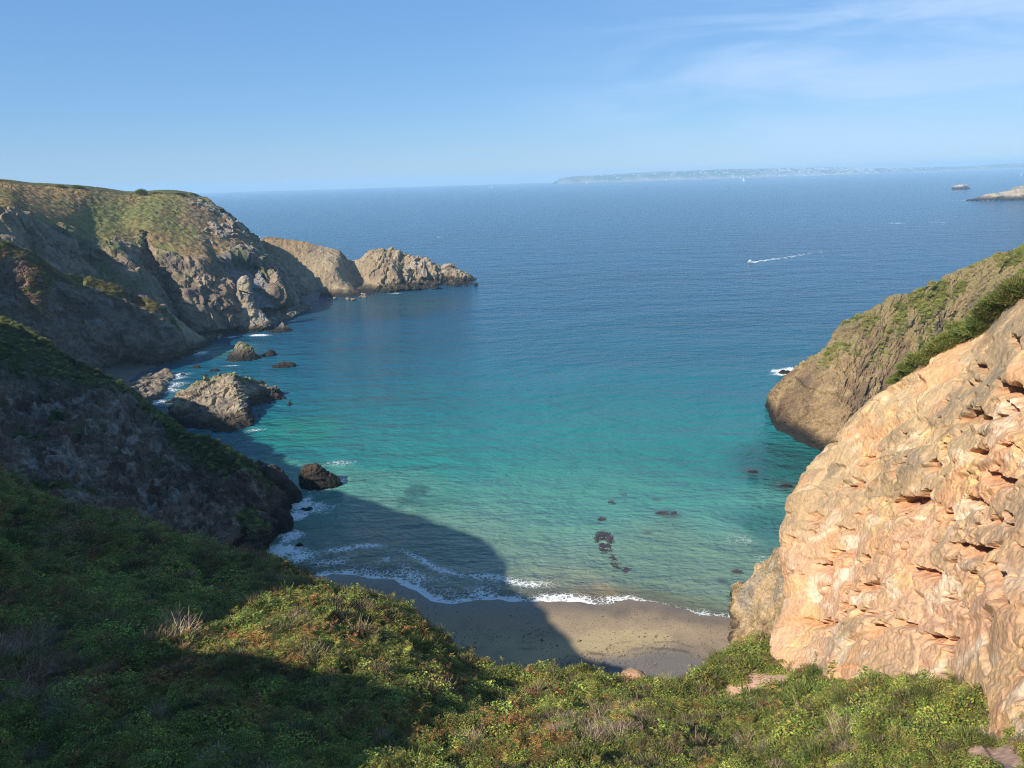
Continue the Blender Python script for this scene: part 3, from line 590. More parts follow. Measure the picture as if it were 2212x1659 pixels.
# ================================================================== RIGHT HEADLAND
rh = [[(1655, 876, ('z', -1)), (1657, 890, 's'), (1660, 905, 's'), (1664, 920, 's')],
      [(1677, 829, 245), (1680, 860, 238), (1680, 895, 231), (1683, 934, 's')],
      [(1722, 797, 243), (1725, 850, 231), (1725, 905, 220), (1728, 957, 's')],
      [(1773, 765, 241), (1775, 830, 225), (1772, 910, 212), (1772, 981, 's')],
      [(1821, 713, 246), (1825, 800, 227), (1825, 890, 210), (1825, 1000, 's')],
      [(1901, 662, 251), (1905, 770, 234), (1900, 880, 217), (1900, 960, ('z', -2))],
      [(1980, 628, 257), (1985, 740, 240), (1985, 850, 224), (1985, 960, ('z', -2))],
      [(2048, 600, 269), (2060, 700, 257), (2060, 810, 241), (2060, 930, 226)],
      [(2138, 560, 270), (2150, 650, 258), (2150, 750, 241), (2150, 870, 224)],
      [(2212, 531, 270), (2225, 610, 258), (2225, 700, 240), (2225, 800, 222)],
      [(2450, 430, 272), (2450, 500, 255), (2450, 590, 235), (2450, 700, 212)]]
RH = []
for c in rh:
    w = [pt(p) for p in c]; t = w[0]
    RH.append([('w', t[0] + 45 + t[2], t[1] + 30, -1), ('w', t[0] + 16, t[1] + 8, max(t[2] * 0.9 - 1.5, -0.8))] + c)
RP, RU, RV = loft(RH, 420, 300); n = normals(RP, RV > 2.3)
str2 = np.array([[0.42, 0, 0.30], [0, .7, 0], [-0.95, 0, 1.30]])   # bedding climbs to the right
amp = 1.15 * sstep(0.2, 1.3, RU) * (0.35 + 0.65 * sstep(0.9, 1.8, RV)) + 0.15
Qr = RP @ str2.T
RP2, d = rock_detail(RP, n, amp, 7.0, 2.2, 401, str2, 9.0)
RP2 = RP2 + n * (0.35 * ridged(Qr @ np.diag((0.35, .6, 1.6)), 2.0, 3, 406))[..., None] * amp[..., None]
c = lerp(np.array((0.23, 0.17, 0.10)), np.array((0.14, 0.10, 0.066)), sstep(-0.2, 0.35, fbm(Qr, 8.0, 4, 402)))
c = lerp(c, np.array((0.25, 0.195, 0.115)), sstep(0.05, 0.5, fbm(Qr, 5.0, 3, 403)) * 0.7)
c = c * (1 + .28 * fbm(Qr * np.array((.4, 1, 1.5)), 2.2, 3, 409))[..., None]
c = lerp(c, np.array((0.10, 0.082, 0.075)), sstep(0.2, 0.5, noise(Qr, 10.0, 408)) * 0.8)
vt = (1 - sstep(2.15, 3.3, RV + 0.5 * fbm(RP, 9.0, 3, 404) - 0.10 * (RU - 5))) * sstep(2.2, 3.6, RU)
R_veg = np.clip(vt, 0, 1) * sstep(-0.15, 0.25, fbm(RP @ str2.T, 7.0, 3, 405))
c = c * np.array((1.16, 1.05, .9)); c = lerp(c, np.array((0.215, 0.17, 0.075)), np.clip(vt * 0.8, 0, 1)); c = lerp(c, np.array((0.125, 0.135, 0.04)), R_veg * 0.8)
finish_cliff('headland', RP2, tide(RP2, c, 1.6, 4.0), M_mid)

# ================================================================== LEFT COVE CLIFF
lc = [[(0, 700, 222), (0, 830, 185), (0, 960, 148), (0, 1080, 120)],
      [(130, 772, 214), (135, 870, 182), (140, 980, 152), (150, 1110, 124)],
      [(240, 830, 205), (250, 915, 178), (260, 1010, 155), (270, 1150, 128)],
      [(335, 912, 192), (345, 970, 175), (360, 1050, 158), (370, 1170, 134)],
      [(400, 922, 186), (410, 985, 171), (420, 1070, 156), (430, 1185, 138)],
      [(468, 938, 177), (475, 1010, 165), (485, 1095, 154), (480, 1200, 141)],
      [(497, 967, 170), (512, 1040, 162), (522, 1120, 153), (520, 1215, 145)],
      [(540, 1010, 164), (560, 1075, 158), (565, 1140, 154), (555, 1220, ('z', 0.5))],
      [(590, 1060, 163), (598, 1100, 159), (598, 1150, ('z', 2.5)), (582, 1212, ('z', -0.4))],
      [(622, 1100, 165), (625, 1122, 161), (620, 1155, ('z', 0.6)), (600, 1192, 's')],
      [(640, 1120, 's'), (638, 1130, 's'), (630, 1150, 's'), (610, 1185, 's')]]
lc = [[(p[0] - 24,) + tuple(p[1:]) if (p[0] >= 580) else p for p in c] for c in lc]
lc = [[(p[0] - 12, p[1] + 20, p[2]) if (k < 2 and 390 < p[0] < 600 and not isinstance(p[2], (str, tuple))) else p for k, p in enumerate(c)] for c in lc]
LC = []
LC.append([('w', -400, 360, 70), ('w', -380, 320, 95), ('w', -360, 280, 98), ('w', -340, 230, 100), ('w', -320, 180, 100), ('w', -300, 130, 100)])
LC.append([('w', -268, 335, 30), ('w', -252, 300, 74), ('w', -249, 276, 90), ('w', -240, 230, 68), ('w', -230, 180, 84), ('w', -215, 130, 96)])
LC.append([('w', -207, 300, -1), ('w', -212, 250, 48), ('w', -204, 236, 42), ('w', -186, 190, 74), ('w', -166, 148, 84), ('w', -142, 112, 88)])
for c in lc:
    w = [pt(p) for p in c]; t = w[0]
    LC.append([('w', t[0] + 4, t[1] + 10 + t[2] * 0.9, -1.2), ('w', t[0] + 0.5, t[1] + 3.0, max(t[2] - 0.8, -1))] + c)
CP, CU, CV = loft(LC, 420, 330); n = normals(CP, (CV > 2.3) & (CU > 3))
vegk = 1 - sstep(2.0, 2.75, CV + 0.35 * noise(CP, 9., 501) + np.interp(CU - 1, [0, 2, 3.5, 5, 5.6, 7, 8.3, 9.0, 12], [-.6, -.5, 0.0, 0.8, -.2, -0.7, -.25, 1.5, 3]))
vegl = sstep(0.25, 0.5, noise(CP @ np.diag((1, .8, .5)), 10., 502)) * 0.9
C_veg = np.clip(np.maximum(vegk, vegl) - 2 * sstep(10.3, 11, CU), 0, 1)
CP2, d = rock_detail(CP, n, 2.2 * (1 - 0.6 * C_veg) * (1 - .75 * sstep(10, 12, CU)), 6.0, 1.8, 503, np.diag((1, 1, 1.5)) @ rotm('Y', 30))
c = lerp(PURP, np.array((0.165, 0.118, 0.085)), sstep(-0.2, 0.4, fbm(CP, 7., 4, 504)))
c = lerp(c, np.array((0.07, 0.045, 0.03)), sstep(0.0, 0.5, noise(CP, 12., 506)) * 0.8)
c = lerp(c, np.array((0.29, 0.25, 0.21)), sstep(0.15, 0.5, fbm(CP, 3., 3, 507)) * 0.6)
CP2 = CP2 + n * ((.5 * ridged(CP @ (np.diag((1, 1, 1.9)) @ rotm('Y', 30)).T, 3.2, 4, 509)) * (1 - C_veg) * (1 - sstep(10, 12, CU)))[..., None]
c = c * (1.35 + .5 * fbm(CP * np.array((1, 1, 1.8)), 1.8, 4, 508))[..., None]
c = lerp(c, GREEN * 0.75, C_veg)
finish_cliff('cliff', CP2, tide(CP2, c, 1.5, 5.5), M_mid)

# ================================================================== FAR LEFT HEADLAND
fa = [
    [(-420, 380, 360), (-420, 420, 330), (-420, 470, 300), (-420, 520, 290), (-420, 590, 280), (-420, 680, 270)],
    [(-180, 386, 400), (-170, 415, 360), (-150, 445, 325), (-150, 500, 315), (-150, 570, 305), (-150, 670, 295)],
    [(0, 392, 430), (0, 420, 380), (8, 446, 342), (0, 500, 332), (0, 560, 325), (0, 650, 318)],
    [(64, 399, 448), (50, 432, 395), (45, 458, 356), (50, 505, 345), (60, 570, 338), (70, 650, 330)],
    [(112, 402, 458), (95, 443, 408), (82, 473, 370), (95, 520, 358), (115, 580, 350), (130, 650, 343)],
    [(170, 406, 470), (150, 457, 422), (133, 493, 388), (150, 540, 374), (180, 595, 362), (200, 650, 354)],
    [(225, 412, 486), (195, 472, 436), (173, 514, 406), (192, 552, 390), (222, 610, 374), (255, 670, 364)],
    [(270, 419, 497), (235, 482, 442), (222, 524, 408), (262, 566, 385), (318, 643, 371), (376, 700, 360)],
    [(300, 419, 503), (262, 478, 452), (288, 515, 436), (302, 562, 424), (345, 632, 412), (385, 718, 396)],
    [(325, 417, 509), (292, 470, 458), (312, 500, 446), (332, 555, 436), (368, 622, 424), (400, 738, 405)],
    [(352, 416, 512), (335, 482, 456), (340, 540, 430), (385, 602, 411), (402, 655, 401), (415, 718, 398)],
    [(375, 417, 516), (378, 492, 463), (392, 550, 432), (420, 610, 414), (448, 665, 405), (455, 714, 402)],
    [(397, 420, 520), (420, 497, 471), (440, 556, 438), (456, 605, 426), (488, 645, 417), (515, 703, 413)],
    [(425, 430, 523), (452, 502, 480), (462, 553, 454), (490, 590, 457), (518, 628, 450), (545, 682, 441)],
    [(448, 440, 526), (480, 508, 487), (500, 548, 466), (525, 585, 472), (548, 622, 462), (565, 668, 452)],
    [(475, 457, 530), (510, 515, 494), (540, 555, 475), (556, 590, 478), (570, 625, 468), (582, 668, 458)],
    [(499, 472, 535), (535, 527, 500), (566, 575, 478), (588, 612, 468), (600, 640, 462), (606, 668, ('z', 1.0))],
    [(525, 493, 545), (552, 532, 524), (578, 572, 512), (604, 608, 500), (622, 636, 492), (630, 668, ('z', .8))],
    [(544, 511, 562), (566, 540, 550), (596, 575, 540), (620, 605, 532), (642, 632, 527), (655, 658, ('z', .6))],
    [(563, 524, 570), (580, 545, 562), (612, 575, 554), (640, 605, 546), (660, 630, 540), (676, 650, ('z', .5))]]
FA = []
for c in fa:
    w = [pt(p) for p in c]; t = w[0]
    FA.append([('w', t[0] - 60, t[1] + 150, max(t[2] - 55, -1)), ('w', t[0] - 12, t[1] + 28, t[2] - 3.5)] + c)
AP, AU, AV = loft(FA, 620, 460); n = normals(AP, (AV > 2.2) & (AU > 2))
br = AV - 4.0                                          # < 0 on the heath, > 0 on the cliff
heath = 1 - sstep(-0.12, 0.15, br + 0.10 * noise(AP, 14., 601) + np.interp(AU, [0, 13, 15, 17, 19], [0, 0, 0.25, 0.5, 0.3]) * sstep(-2, -.4, br))
amp = 0.35 + 2.6 * (1 - heath) 
amp = amp * (0.35 + 0.65 * sstep(1.6, 2.3, AV))
AP2, d = rock_detail(AP, n, amp, 16.0, 5.0, 603, np.diag((1, 1, 0.75)))
AP2 = AP2 + n * ((1 - heath) * 1.6 * ridged(AP @ np.diag((1, 1, .35)), 9.0, 3, 609))[..., None]
AP2[..., 2] += heath * 0.7 * noise(AP, 3.2, 610) * sstep(1.9, 2.2, AV)
c = lerp(np.array((0.215, 0.160, 0.110)), np.array((0.13, 0.102, 0.08)), sstep(-0.2, 0.4, fbm(AP, 14., 4, 604)))
c = lerp(c, TAN, sstep(0.05, 0.5, fbm(AP, 9., 3, 605)) * 0.6)
c = lerp(c, np.array((0.20, 0.135, 0.09)), sstep(0.05, 0.5, noise(AP, 22., 606)) * 0.7)
c = lerp(c, np.array((0.17, 0.17, 0.17)), sstep(12.6, 13.3, AU) * (1 - sstep(15.0, 15.8, AU)) * sstep(-0.1, 0.3, br) * 0.8)
vegc = np.clip(sstep(0.1, 0.4, fbm(AP, 12., 3, 607)) * (1 - sstep(0.2, 1.8, br)), 0, 1)
c = lerp(c, np.array((0.10, 0.105, 0.04)), vegc * 0.7)
strip = (1 - sstep(0.4, 1.0, np.abs(AU - 6.6))) * sstep(0.2, 0.6, br) * (1 - sstep(1.6, 2.1, br))
c = lerp(c, np.array((0.13, 0.14, 0.05)), strip * sstep(-0.3, 0.2, noise(AP, 9., 611)) * 0.8)
hg = fbm(AP @ np.diag((1, 0.6, 1)), 40., 4, 608)
hcol = lerp(np.array((0.148, 0.100, 0.044)), np.array((0.105, 0.105, 0.034)), sstep(-0.1, 0.35, hg))
hcol = lerp(hcol, np.array((0.215, 0.135, 0.05)), sstep(0.1, 0.5, noise(AP, 28., 612)) * 0.6)
hcol = lerp(hcol, np.array((0.125, 0.125, 0.035)), sstep(-0.4, -0.05, br) * sstep(-.2, .4, noise(AP, 18., 613)))
hcol = lerp(hcol, np.array((0.155, 0.10, 0.07)), sstep(11, 13, AU) * (1 - sstep(-0.9, -0.3, br)) * 0.6)
hcol = lerp(hcol, np.array((0.05, 0.055, 0.025)), sstep(0.28, 0.5, noise(AP, 5.0, 614)) * 0.5)
crag = sstep(11.8, 13.2, AU) * (1 - sstep(3.7, 4.0, AV)) * sstep(-0.05, 0.15, fbm(AP, 11., 3, 616) + .25 * (1 - sstep(2.1, 2.6, AV)) - .05)
AP2 = AP2 + n * (crag * (1.2 + 1.6 * blocks(AP, 5.0, 617, .9)))[..., None]
hcol = lerp(hcol, lerp(np.array((0.21, 0.17, 0.125)), np.array((.12, .10, .08)), sstep(-.2, .3, noise(AP, 4., 618))), crag)
hcol = lerp(hcol, np.array((0.05, 0.058, 0.022)), (1 - sstep(2.0, 2.2, AV + 0.1 * noise(AP, 8., 615))) * 0.8)
c = lerp(c, hcol * 1.45, heath)
finish_cliff('headland', AP2, tide(AP2, c, 1.0, 4.0), M_far)

# front spur of that headland
ff = [
    [(-320, 505, 268), (-320, 590, 262), (-320, 690, 252), (-320, 800, 240)],
    [(-120, 515, 288), (-120, 590, 282), (-120, 690, 272), (-120, 810, 262)],
    [(0, 527, 305), (0, 600, 299), (0, 700, 291), (0, 830, 278)],
    [(40, 542, 311), (48, 600, 302), (48, 700, 295), (50, 830, 284)],
    [(77, 559, 318), (85, 610, 306), (78, 695, 300), (85, 830, 288)],
    [(109, 597, 327), (116, 645, 318), (118, 725, 308), (122, 825, 298)],
    [(160, 600, 338), (165, 660, 326), (170, 735, 316), (176, 815, 306)],
    [(198, 607, 342), (203, 668, 329), (205, 738, 321), (208, 808, ('z', 2))],
    [(230, 620, 345), (236, 682, 333), (238, 742, 327), (236, 804, ('z', .3))],
    [(282, 639, 350), (286, 692, 339), (288, 747, 333), (286, 797, 's')],
    [(330, 657, 354), (335, 707, 344), (337, 752, 340), (336, 791, 's')],
    [(362, 683, 357), (370, 727, 348), (373, 758, 347), (373, 783, 's')],
    [(384, 715, 359), (394, 746, 353), (398, 762, 353), (399, 776, 's')],
    [(402, 748, 361), (408, 762, 359), (411, 768, 's'), (412, 771, 's')]]
FF = []
for c in ff:
    w = [pt(p) for p in c]; t = w[0]
    FF.append([('w', t[0] + 8, t[1] + 34, t[2] - 26), ('w', t[0] + 1, t[1] + 5, t[2] - 1.5)] + c)
SP, SU, SV = loft(FF, 380, 230); n = normals(SP, SV > 2.3)
SP2, d = rock_detail(SP, n, 1.9 * (0.3 + 0.7 * sstep(1.2, 2.4, SV)), 10.0, 3.2, 701, np.diag((1, 1, 0.9)) @ rotm('Y', 25))
cave = 0
for px, py, r, dep in ((262, 775, 7, 8), (350, 770, 5, 5), (392, 766, 4, 4)):
    q = atY(px, py, 336); cave = cave + dep * np.exp(-((SP[..., 0] - q[0]) ** 2 + 1.6 * (SP[..., 2] - 2) ** 2) / r ** 2)
SP2 = SP2 + n * (.9 * ridged(SP @ (np.diag((1, 1, 1.8)) @ rotm('Y', 25)).T, 6.0, 4, 709) * sstep(2.2, 2.8, SV))[..., None]
SP2[..., 1] += cave
c = lerp(np.array((0.17, 0.122, 0.092)), np.array((0.085, 0.06, 0.045)), sstep(-0.2, 0.4, fbm(SP, 10., 4, 702)))
c = lerp(c, np.array((0.21, 0.19, 0.17)), sstep(0.25, 0.6, fbm(SP, 5., 3, 703)) * 0.7)
top = 1 - sstep(2.15, 2.6, SV + 0.3 * noise(SP, 8., 704))
c = lerp(c, lerp(np.array((0.115, 0.13, 0.035)), np.array((0.16, 0.12, 0.06)), sstep(8, 9.2, SU)), top * (1 - sstep(9.5, 10.5, SU)))
c = lerp(c, np.array((0.30, 0.235, 0.15)), (1 - sstep(2.3, 2.9, SV)) * sstep(9.3, 10.3, SU) * 0.8)
red = np.exp(-((SU - 3.9) / 0.75) ** 2) * (1 - sstep(3.2, 4.1, SV + 0.4 * noise(SP, 6., 705)))
c = lerp(c, np.array((0.17, 0.095, 0.055)), np.clip(red * 1.3, 0, 1) * 0.9)
red2 = (1 - sstep(2.2, 2.7, SV)) * (1 - sstep(3.5, 4.5, SU))
c = lerp(c, np.array((0.19, 0.105, 0.045)), red2 * 0.8)
finish_cliff('cliff', SP2, tide(SP2, c, 1.0, 4.5), M_far)

# promontory
pr = [[(540, 545, 590), (555, 565, 582), (590, 600, 568), (640, 648, ('z', -1))],
      [(572, 520, 582), (600, 560, 568), (635, 602, 553), (668, 644, 's')],
      [(610, 522, 585), (640, 560, 570), (662, 602, 557), (688, 643, 's')],
      [(660, 530, 588), (668, 565, 569), (676, 604, 558), (694, 643, 's')],
      [(697, 538, 590), (692, 570, 567), (694, 606, 558), (706, 643, 's')],
      [(733, 547, 592), (728, 575, 569), (738, 610, 560), (765, 644, 's')],
      [(742, 556, 601), (752, 590, 589), (766, 616, 578), (790, 642, 's')],
      [(751, 564, 603), (768, 592, 592), (784, 616, 582), (800, 639, 's')],
      [(775, 564, 603), (786, 590, 593), (797, 612, 584), (810, 637, 's')],
      [(796, 546, 605), (800, 575, 591), (810, 605, 582), (820, 635.5, 's')],
      [(820, 543, 607), (822, 573, 592), (830, 604, 582), (836, 634.5, 's')],
      [(844, 544, 608), (846, 575, 592), (852, 605, 583), (856, 633, 's')],
      [(866, 550, 610), (866, 580, 600), (866, 605, 597), (870, 631.5, 's')],
      [(886, 556, 612), (884, 580, 598), (882, 605, 592), (882, 630.5, 's')],
      [(910, 563, 614), (904, 585, 601), (902, 608, 596), (904, 629, 's')],
      [(940, 571, 616), (935, 590, 605), (932, 610, 600), (936, 627, 's')],
      [(950, 582, 617), (957, 598, 609), (960, 612, 606), (965, 624.5, 's')],
      [(976, 577, 617), (984, 594, 611), (988, 609, 607), (990, 622.5, 's')],
      [(1003, 594, 617), (1009, 604, 612), (1013, 612, 610), (1014, 620.5, 's')],
      [(1030, 613, 614), (1031, 615, 613), (1032, 617, ('z', -.4)), (1033, 619, 's')]]
PR = []
for c in pr:
    w = [pt(p) for p in c]; t = w[0]
    PR.append([('w', t[0] + 6, t[1] + 22 + t[2] * .8, -1.5), ('w', t[0] + 1, t[1] + 6, t[2] - 1.2)] + c)
P, U_, V_ = loft(PR, 520, 170); n = normals(P, V_ > 2.3)
rocky = 0.35 + 0.65 * sstep(8, 10, U_)
P2, d = rock_detail(P, n, 1.9 * rocky * (1 - 0.6 * sstep(18, 19, U_)) * (0.45 + 0.55 * sstep(1.3, 2.2, V_) + 0.4 * sstep(9, 11, U_)), 11.0, 3.6, 801, np.diag((1.2, 1, 0.6)))
P2 = P2 + n * (0.9 * rocky * ridged(P @ np.diag((1.2, 1, .3)), 6.0, 3, 809))[..., None]
c = lerp(np.array((0.275, 0.205, 0.125)), np.array((0.20, 0.155, 0.105)), sstep(-0.2, 0.4, fbm(P, 12., 4, 802)))
c = lerp(c, np.array((0.34, 0.265, 0.15)), sstep(0.0, 0.5, fbm(P @ np.diag((1, 1, .3)), 8., 3, 803)) * (0.5 + 0.4 * (np.abs(U_ - 4.7) < 0.8)))
c = lerp(c, np.array((0.235, 0.15, 0.075)), (1 - sstep(2.2, 3.4, V_ + .4 * noise(P, 9., 804))) * (1 - sstep(2.5, 4.0, U_)) * 0.8)
c = lerp(c, np.array((0.31, 0.27, 0.215)), sstep(10, 12, U_) * sstep(-.2, .4, fbm(P, 7., 3, 805)) * 0.6)
finish_cliff('headland', P2, tide(P2, c, 1.5, 4.5), M_far)

# small shingle cove beaches below the far headland
def cove(pts, name='shingle_beach'):
    Cc = np.array([[atz(x, y, z) for x, y, z in row] for row in pts]); A, _ = resample(Cc, 40, 0); A, _ = resample(A, 40, 1)
    A[..., 2] += 0.35 * noise(A, 3.0, 77)
    o = grid_mesh(name, A, lerp(np.array((0.12, 0.11, 0.10)), np.array((0.17, 0.15, 0.13)), sstep(-.3, .4, noise(A, 2.5, 78))), M_mid); o['kind'] = 'structure'
cove([[(590, 688, -.5), (600, 660, 2), (600, 640, 5)], [(640, 672, -.6), (640, 655, 1.5), (640, 630, 5)], [(665, 660, -.6), (662, 648, 1.5), (668, 625, 5)], [(690, 650, -.6), (690, 640, 1.5), (700, 620, 5)]])
cove([[(250, 860, -.5), (240, 840, 1), (180, 800, 4)], [(300, 815, -.5), (290, 800, .8), (240, 785, 3)], [(345, 800, -.6), (330, 788, .6), (290, 775, 3)]])
cove([[(395, 745, -.3), (390, 728, 1), (385, 700, 4)], [(430, 733, -.5), (425, 718, 1.2), (420, 690, 4)], [(470, 727, -.5), (468, 712, 1.2), (470, 690, 4)]])

# ================================================================== ROCKS IN THE WATER (things)
def rock_colour(P, seed, paler=TAN, dk=GREY, lo=0.8, hi=2.6, scale=3.0):
    c = lerp(np.asarray(paler), np.asarray(dk), sstep(-0.25, 0.35, fbm(P, scale, 4, seed)))  # the rock's own paler and darker tones, mixed at random by noise
    c = lerp(c, np.array((0.38, 0.34, 0.27)), sstep(0.2, 0.6, noise(P, scale * .6, seed + 3)) * 0.5)
    return tide(P, c, lo, hi, seed)
def ring_rock(name, levels, label, cat, seed, Y=None, amp=0.5, big=4.0, small=1.2, nu=120, nv=110, squash=0.8, paler=TAN, dk=GREY, lo=.8, hi=2.6, mat=None, group=None, topveg=0):
    """a rock turned from its outline: levels of (py, px left, px right) from the waterline up; depth follows width"""
    y0, xl, xr = levels[0]; base = atz((xl + xr) / 2, y0, 0.0); Y0 = Y or base[1]
    wid0 = np.linalg.norm(atY(xr, y0, Y0) - atY(xl, y0, Y0)); Yc = Y0 + wid0 * 0.5 * squash
    C = []
    ang = np.linspace(0, 2 * math.pi, 25)[:-1]
    for k, (py, a, b) in enumerate(levels):
        f_ = k / max(1, len(levels) - 1); A, B = atY(a, py, Yc), atY(b, py, Yc)
        ctr = (A + B) / 2; r = np.linalg.norm(B - A) / 2
        C.append([ctr + np.array((math.cos(t) * r, math.sin(t) * r * squash, 0)) for t in ang])
    C = np.array(C).transpose(1, 0, 2)
    base_z = C[:, 0, 2].mean(); low = C[:, :1].copy(); low[..., 2] = -1.6; C = np.concatenate([low, C], 1)
    tip = C[:, -1:].mean(0, keepdims=True) * np.ones((len(C), 1, 1)); tip[..., 2] += 0.02; C = np.concatenate([C, tip], 1)
    Cc = np.concatenate([C[-2:], C, C[:3]], 0)
    A, _ = resample(Cc, (len(Cc) - 1) * 6 + 1, 0); A = A[12:12 + len(C) * 6]
    A, vi = resample(A, nv, 1)
    Aw = np.concatenate([A, A[:1]], 0); n = np.cross(np.gradient(Aw, axis=0), np.gradient(Aw, axis=1))[:-1]; n /= np.linalg.norm(n, axis=-1, keepdims=True) + 1e-6
    c0 = A.reshape(-1, 3).mean(0)
    if (n * (A - c0)).sum(-1).mean() < 0: n = -n
    P, d = rock_detail(A, n, amp, big, small, seed)
    # close the top: last ring to one point
    P[:, -1] = P[:, -1].mean(0)
    c = rock_colour(P, seed + 5, paler, dk, lo, hi, big * 0.8)
    if topveg: c = lerp(c, np.array((0.13, 0.13, 0.04)), sstep(-.2, .3, noise(P, big * .5, seed + 9)) * sstep(0.55, 0.8, (P[..., 2] / P[..., 2].max())) * topveg)
    org = (base[0], Yc, 0.0)
    o = grid_mesh(name, P, np.clip(c, .004, .9), mat or M_mid, closed=True, origin=org, smooth=False)
    return tag(o, label, cat, group)

ring_rock('sea_stack', [(722, 459, 596), (709, 461, 593), (690, 472, 578), (672, 493, 557), (660, 504, 550), (650, 510, 546), (630, 512, 544), (612, 513, 543), (602, 516, 541), (597, 521, 534)],
          'tall pale sea stack with a narrow pinnacle standing at the cliff foot', 'sea stack', 900, Y=416, amp=1.05, big=7.0, small=2.4, nv=150, squash=0.55, paler=(0.36, 0.275, 0.165), dk=(0.22, 0.19, 0.16), lo=1.2, hi=4, mat=M_far)
ring_rock('sea_rock', [(782, 482, 566), (775, 488, 562), (765, 498, 552), (755, 505, 546), (745, 509, 538), (739, 516, 530)], 'cone-shaped rock with a mossy top rising from the turquoise shallows', 'rock', 920, amp=0.8, big=5, small=1.6, squash=0.7, lo=1.5, hi=5.5, paler=(0.28, 0.235, 0.165), topveg=0.8)
ring_rock('sea_rock', [(771, 560, 598), (766, 566, 597), (760, 578, 593), (756, 582, 588)], 'small dark pointed rock just right of the mossy cone-shaped rock', 'rock', 930, amp=0.5, big=3, small=1.0, nv=60, lo=2, hi=5)
ring_rock('sea_rock', [(719, 578, 634), (714, 583, 631), (709, 597, 625), (703, 605, 617), (697, 608, 613)], 'low dark rock with a small pale knob right of the pinnacle stack', 'rock', 935, amp=0.5, big=3.5, small=1.2, nv=60, lo=1.4, hi=3.2)
ring_rock('flat_reef', [(795, 583, 640), (789, 588, 638), (785, 600, 632), (783, 612, 626)], 'flat brown weedy reef lying alone in the open blue-green water', 'reef', 940, amp=0.45, big=3, small=0.9, nv=60, lo=.2, hi=9, squash=.4)
ring_rock('sea_rock', [(1058, 651, 733), (1050, 650, 736), (1038, 649, 733), (1024, 649, 712), (1012, 651, 700), (1005, 658, 693)], 'squat black rock standing alone in the shaded water', 'rock', 950, amp=0.7, big=3.6, small=1.1, squash=0.6, lo=1.5, hi=8, paler=(0.09, 0.07, 0.055), dk=(0.06, 0.05, 0.045))
ring_rock('sea_rock', [(1094, 560, 650), (1078, 556, 650), (1058, 552, 640), (1036, 552, 624), (1020, 554, 606), (1008, 560, 590)], 'large black boulder against the foot of the shaded cliff', 'rock', 960, amp=0.8, big=3.5, small=1.1, squash=0.6, lo=1.5, hi=9, paler=(0.10, 0.085, 0.075), dk=(0.06, 0.052, 0.05))
ring_rock('sea_rock', [(1020, 536, 581), (1010, 538, 580), (1002, 545, 572), (998, 552, 562)], 'small black rock behind the large boulder at the cliff foot', 'rock', 965, amp=0.5, big=2.5, small=0.9, nv=70, lo=1.5, hi=9, paler=(0.10, 0.085, 0.075), dk=(0.06, 0.052, 0.05))
ring_rock('sea_rock', [(1150, 590, 630), (1135, 584, 633), (1118, 584, 630), (1104, 588, 618), (1097, 594, 606)], 'rounded black rock at the very tip of the shaded cliff', 'rock', 967, amp=0.35, big=2.8, small=0.9, nv=80, lo=1.5, hi=9, paler=(0.09, 0.075, 0.065), dk=(0.055, 0.05, 0.048))
ring_rock('sea_rock', [(808, 1681, 1712), (804, 1684, 1711), (801, 1690, 1706)], 'dark wave-washed rock in white foam off the right headland', 'rock', 970, amp=.4, big=2.5, small=.9, nv=50, lo=1, hi=6, squash=.6)
ring_rock('sea_rock', [(1104, 646, 678), (1100, 650, 676), (1097, 657, 670)], 'flat black rock awash in foam below the boulders', 'rock', 973, amp=.25, big=1.6, small=.6, nv=40, lo=1, hi=6, squash=.6)
ring_rock('sea_rock', [(1181, 636, 655), (1177, 638, 654), (1174, 642, 650)], 'tiny black rock near the shaded end of the beach', 'rock', 975, amp=.15, big=1.0, small=.4, nv=40, lo=1, hi=6, squash=.6)
for i, (px, py, w, h, lb) in enumerate([(425, 792, 20, 8, 'dark rounded rock in shallow water between the spur and the cone-shaped rock'), (463, 800, 24, 6, 'low brown weedy rock just behind the big two-toned rock'), (441, 811, 14, 5, 'small brown rock breaking the shallows left of the big two-toned rock'),
        (560, 826, 26, 8, 'brown weedy ledge showing behind the right shoulder of the big rock'), (465, 822, 26, 7, 'brown weedy ledge showing behind the peak of the big rock'), (395, 808, 10, 4, 'tiny dark rock among white foam near the rubble'),
        (368, 868, 26, 5, 'flat rust-brown rock in the channel left of the big rock'), (340, 893, 16, 6, 'small dark rock in the shaded channel'), (1700, 1050, 38, 7, 'rust-brown reef breaking the surface beside the ochre cliff'), (1625, 1019, 22, 6, 'small brown reef awash off the ochre cliff'),
        (478, 724, 30, 9, 'low dark rock shelf left of the pinnacle stack foot')]):
    ring_rock('low_rock', [(py + h / 2, px - w / 2, px + w / 2), (py, px - w * .44, px + w * .42), (py - h * .35, px - w * .25, px + w * .2)], lb, 'rock', 980 + i * 7, amp=.3, big=2.2, small=.8, nv=36, squash=.5, lo=.3, hi=7)

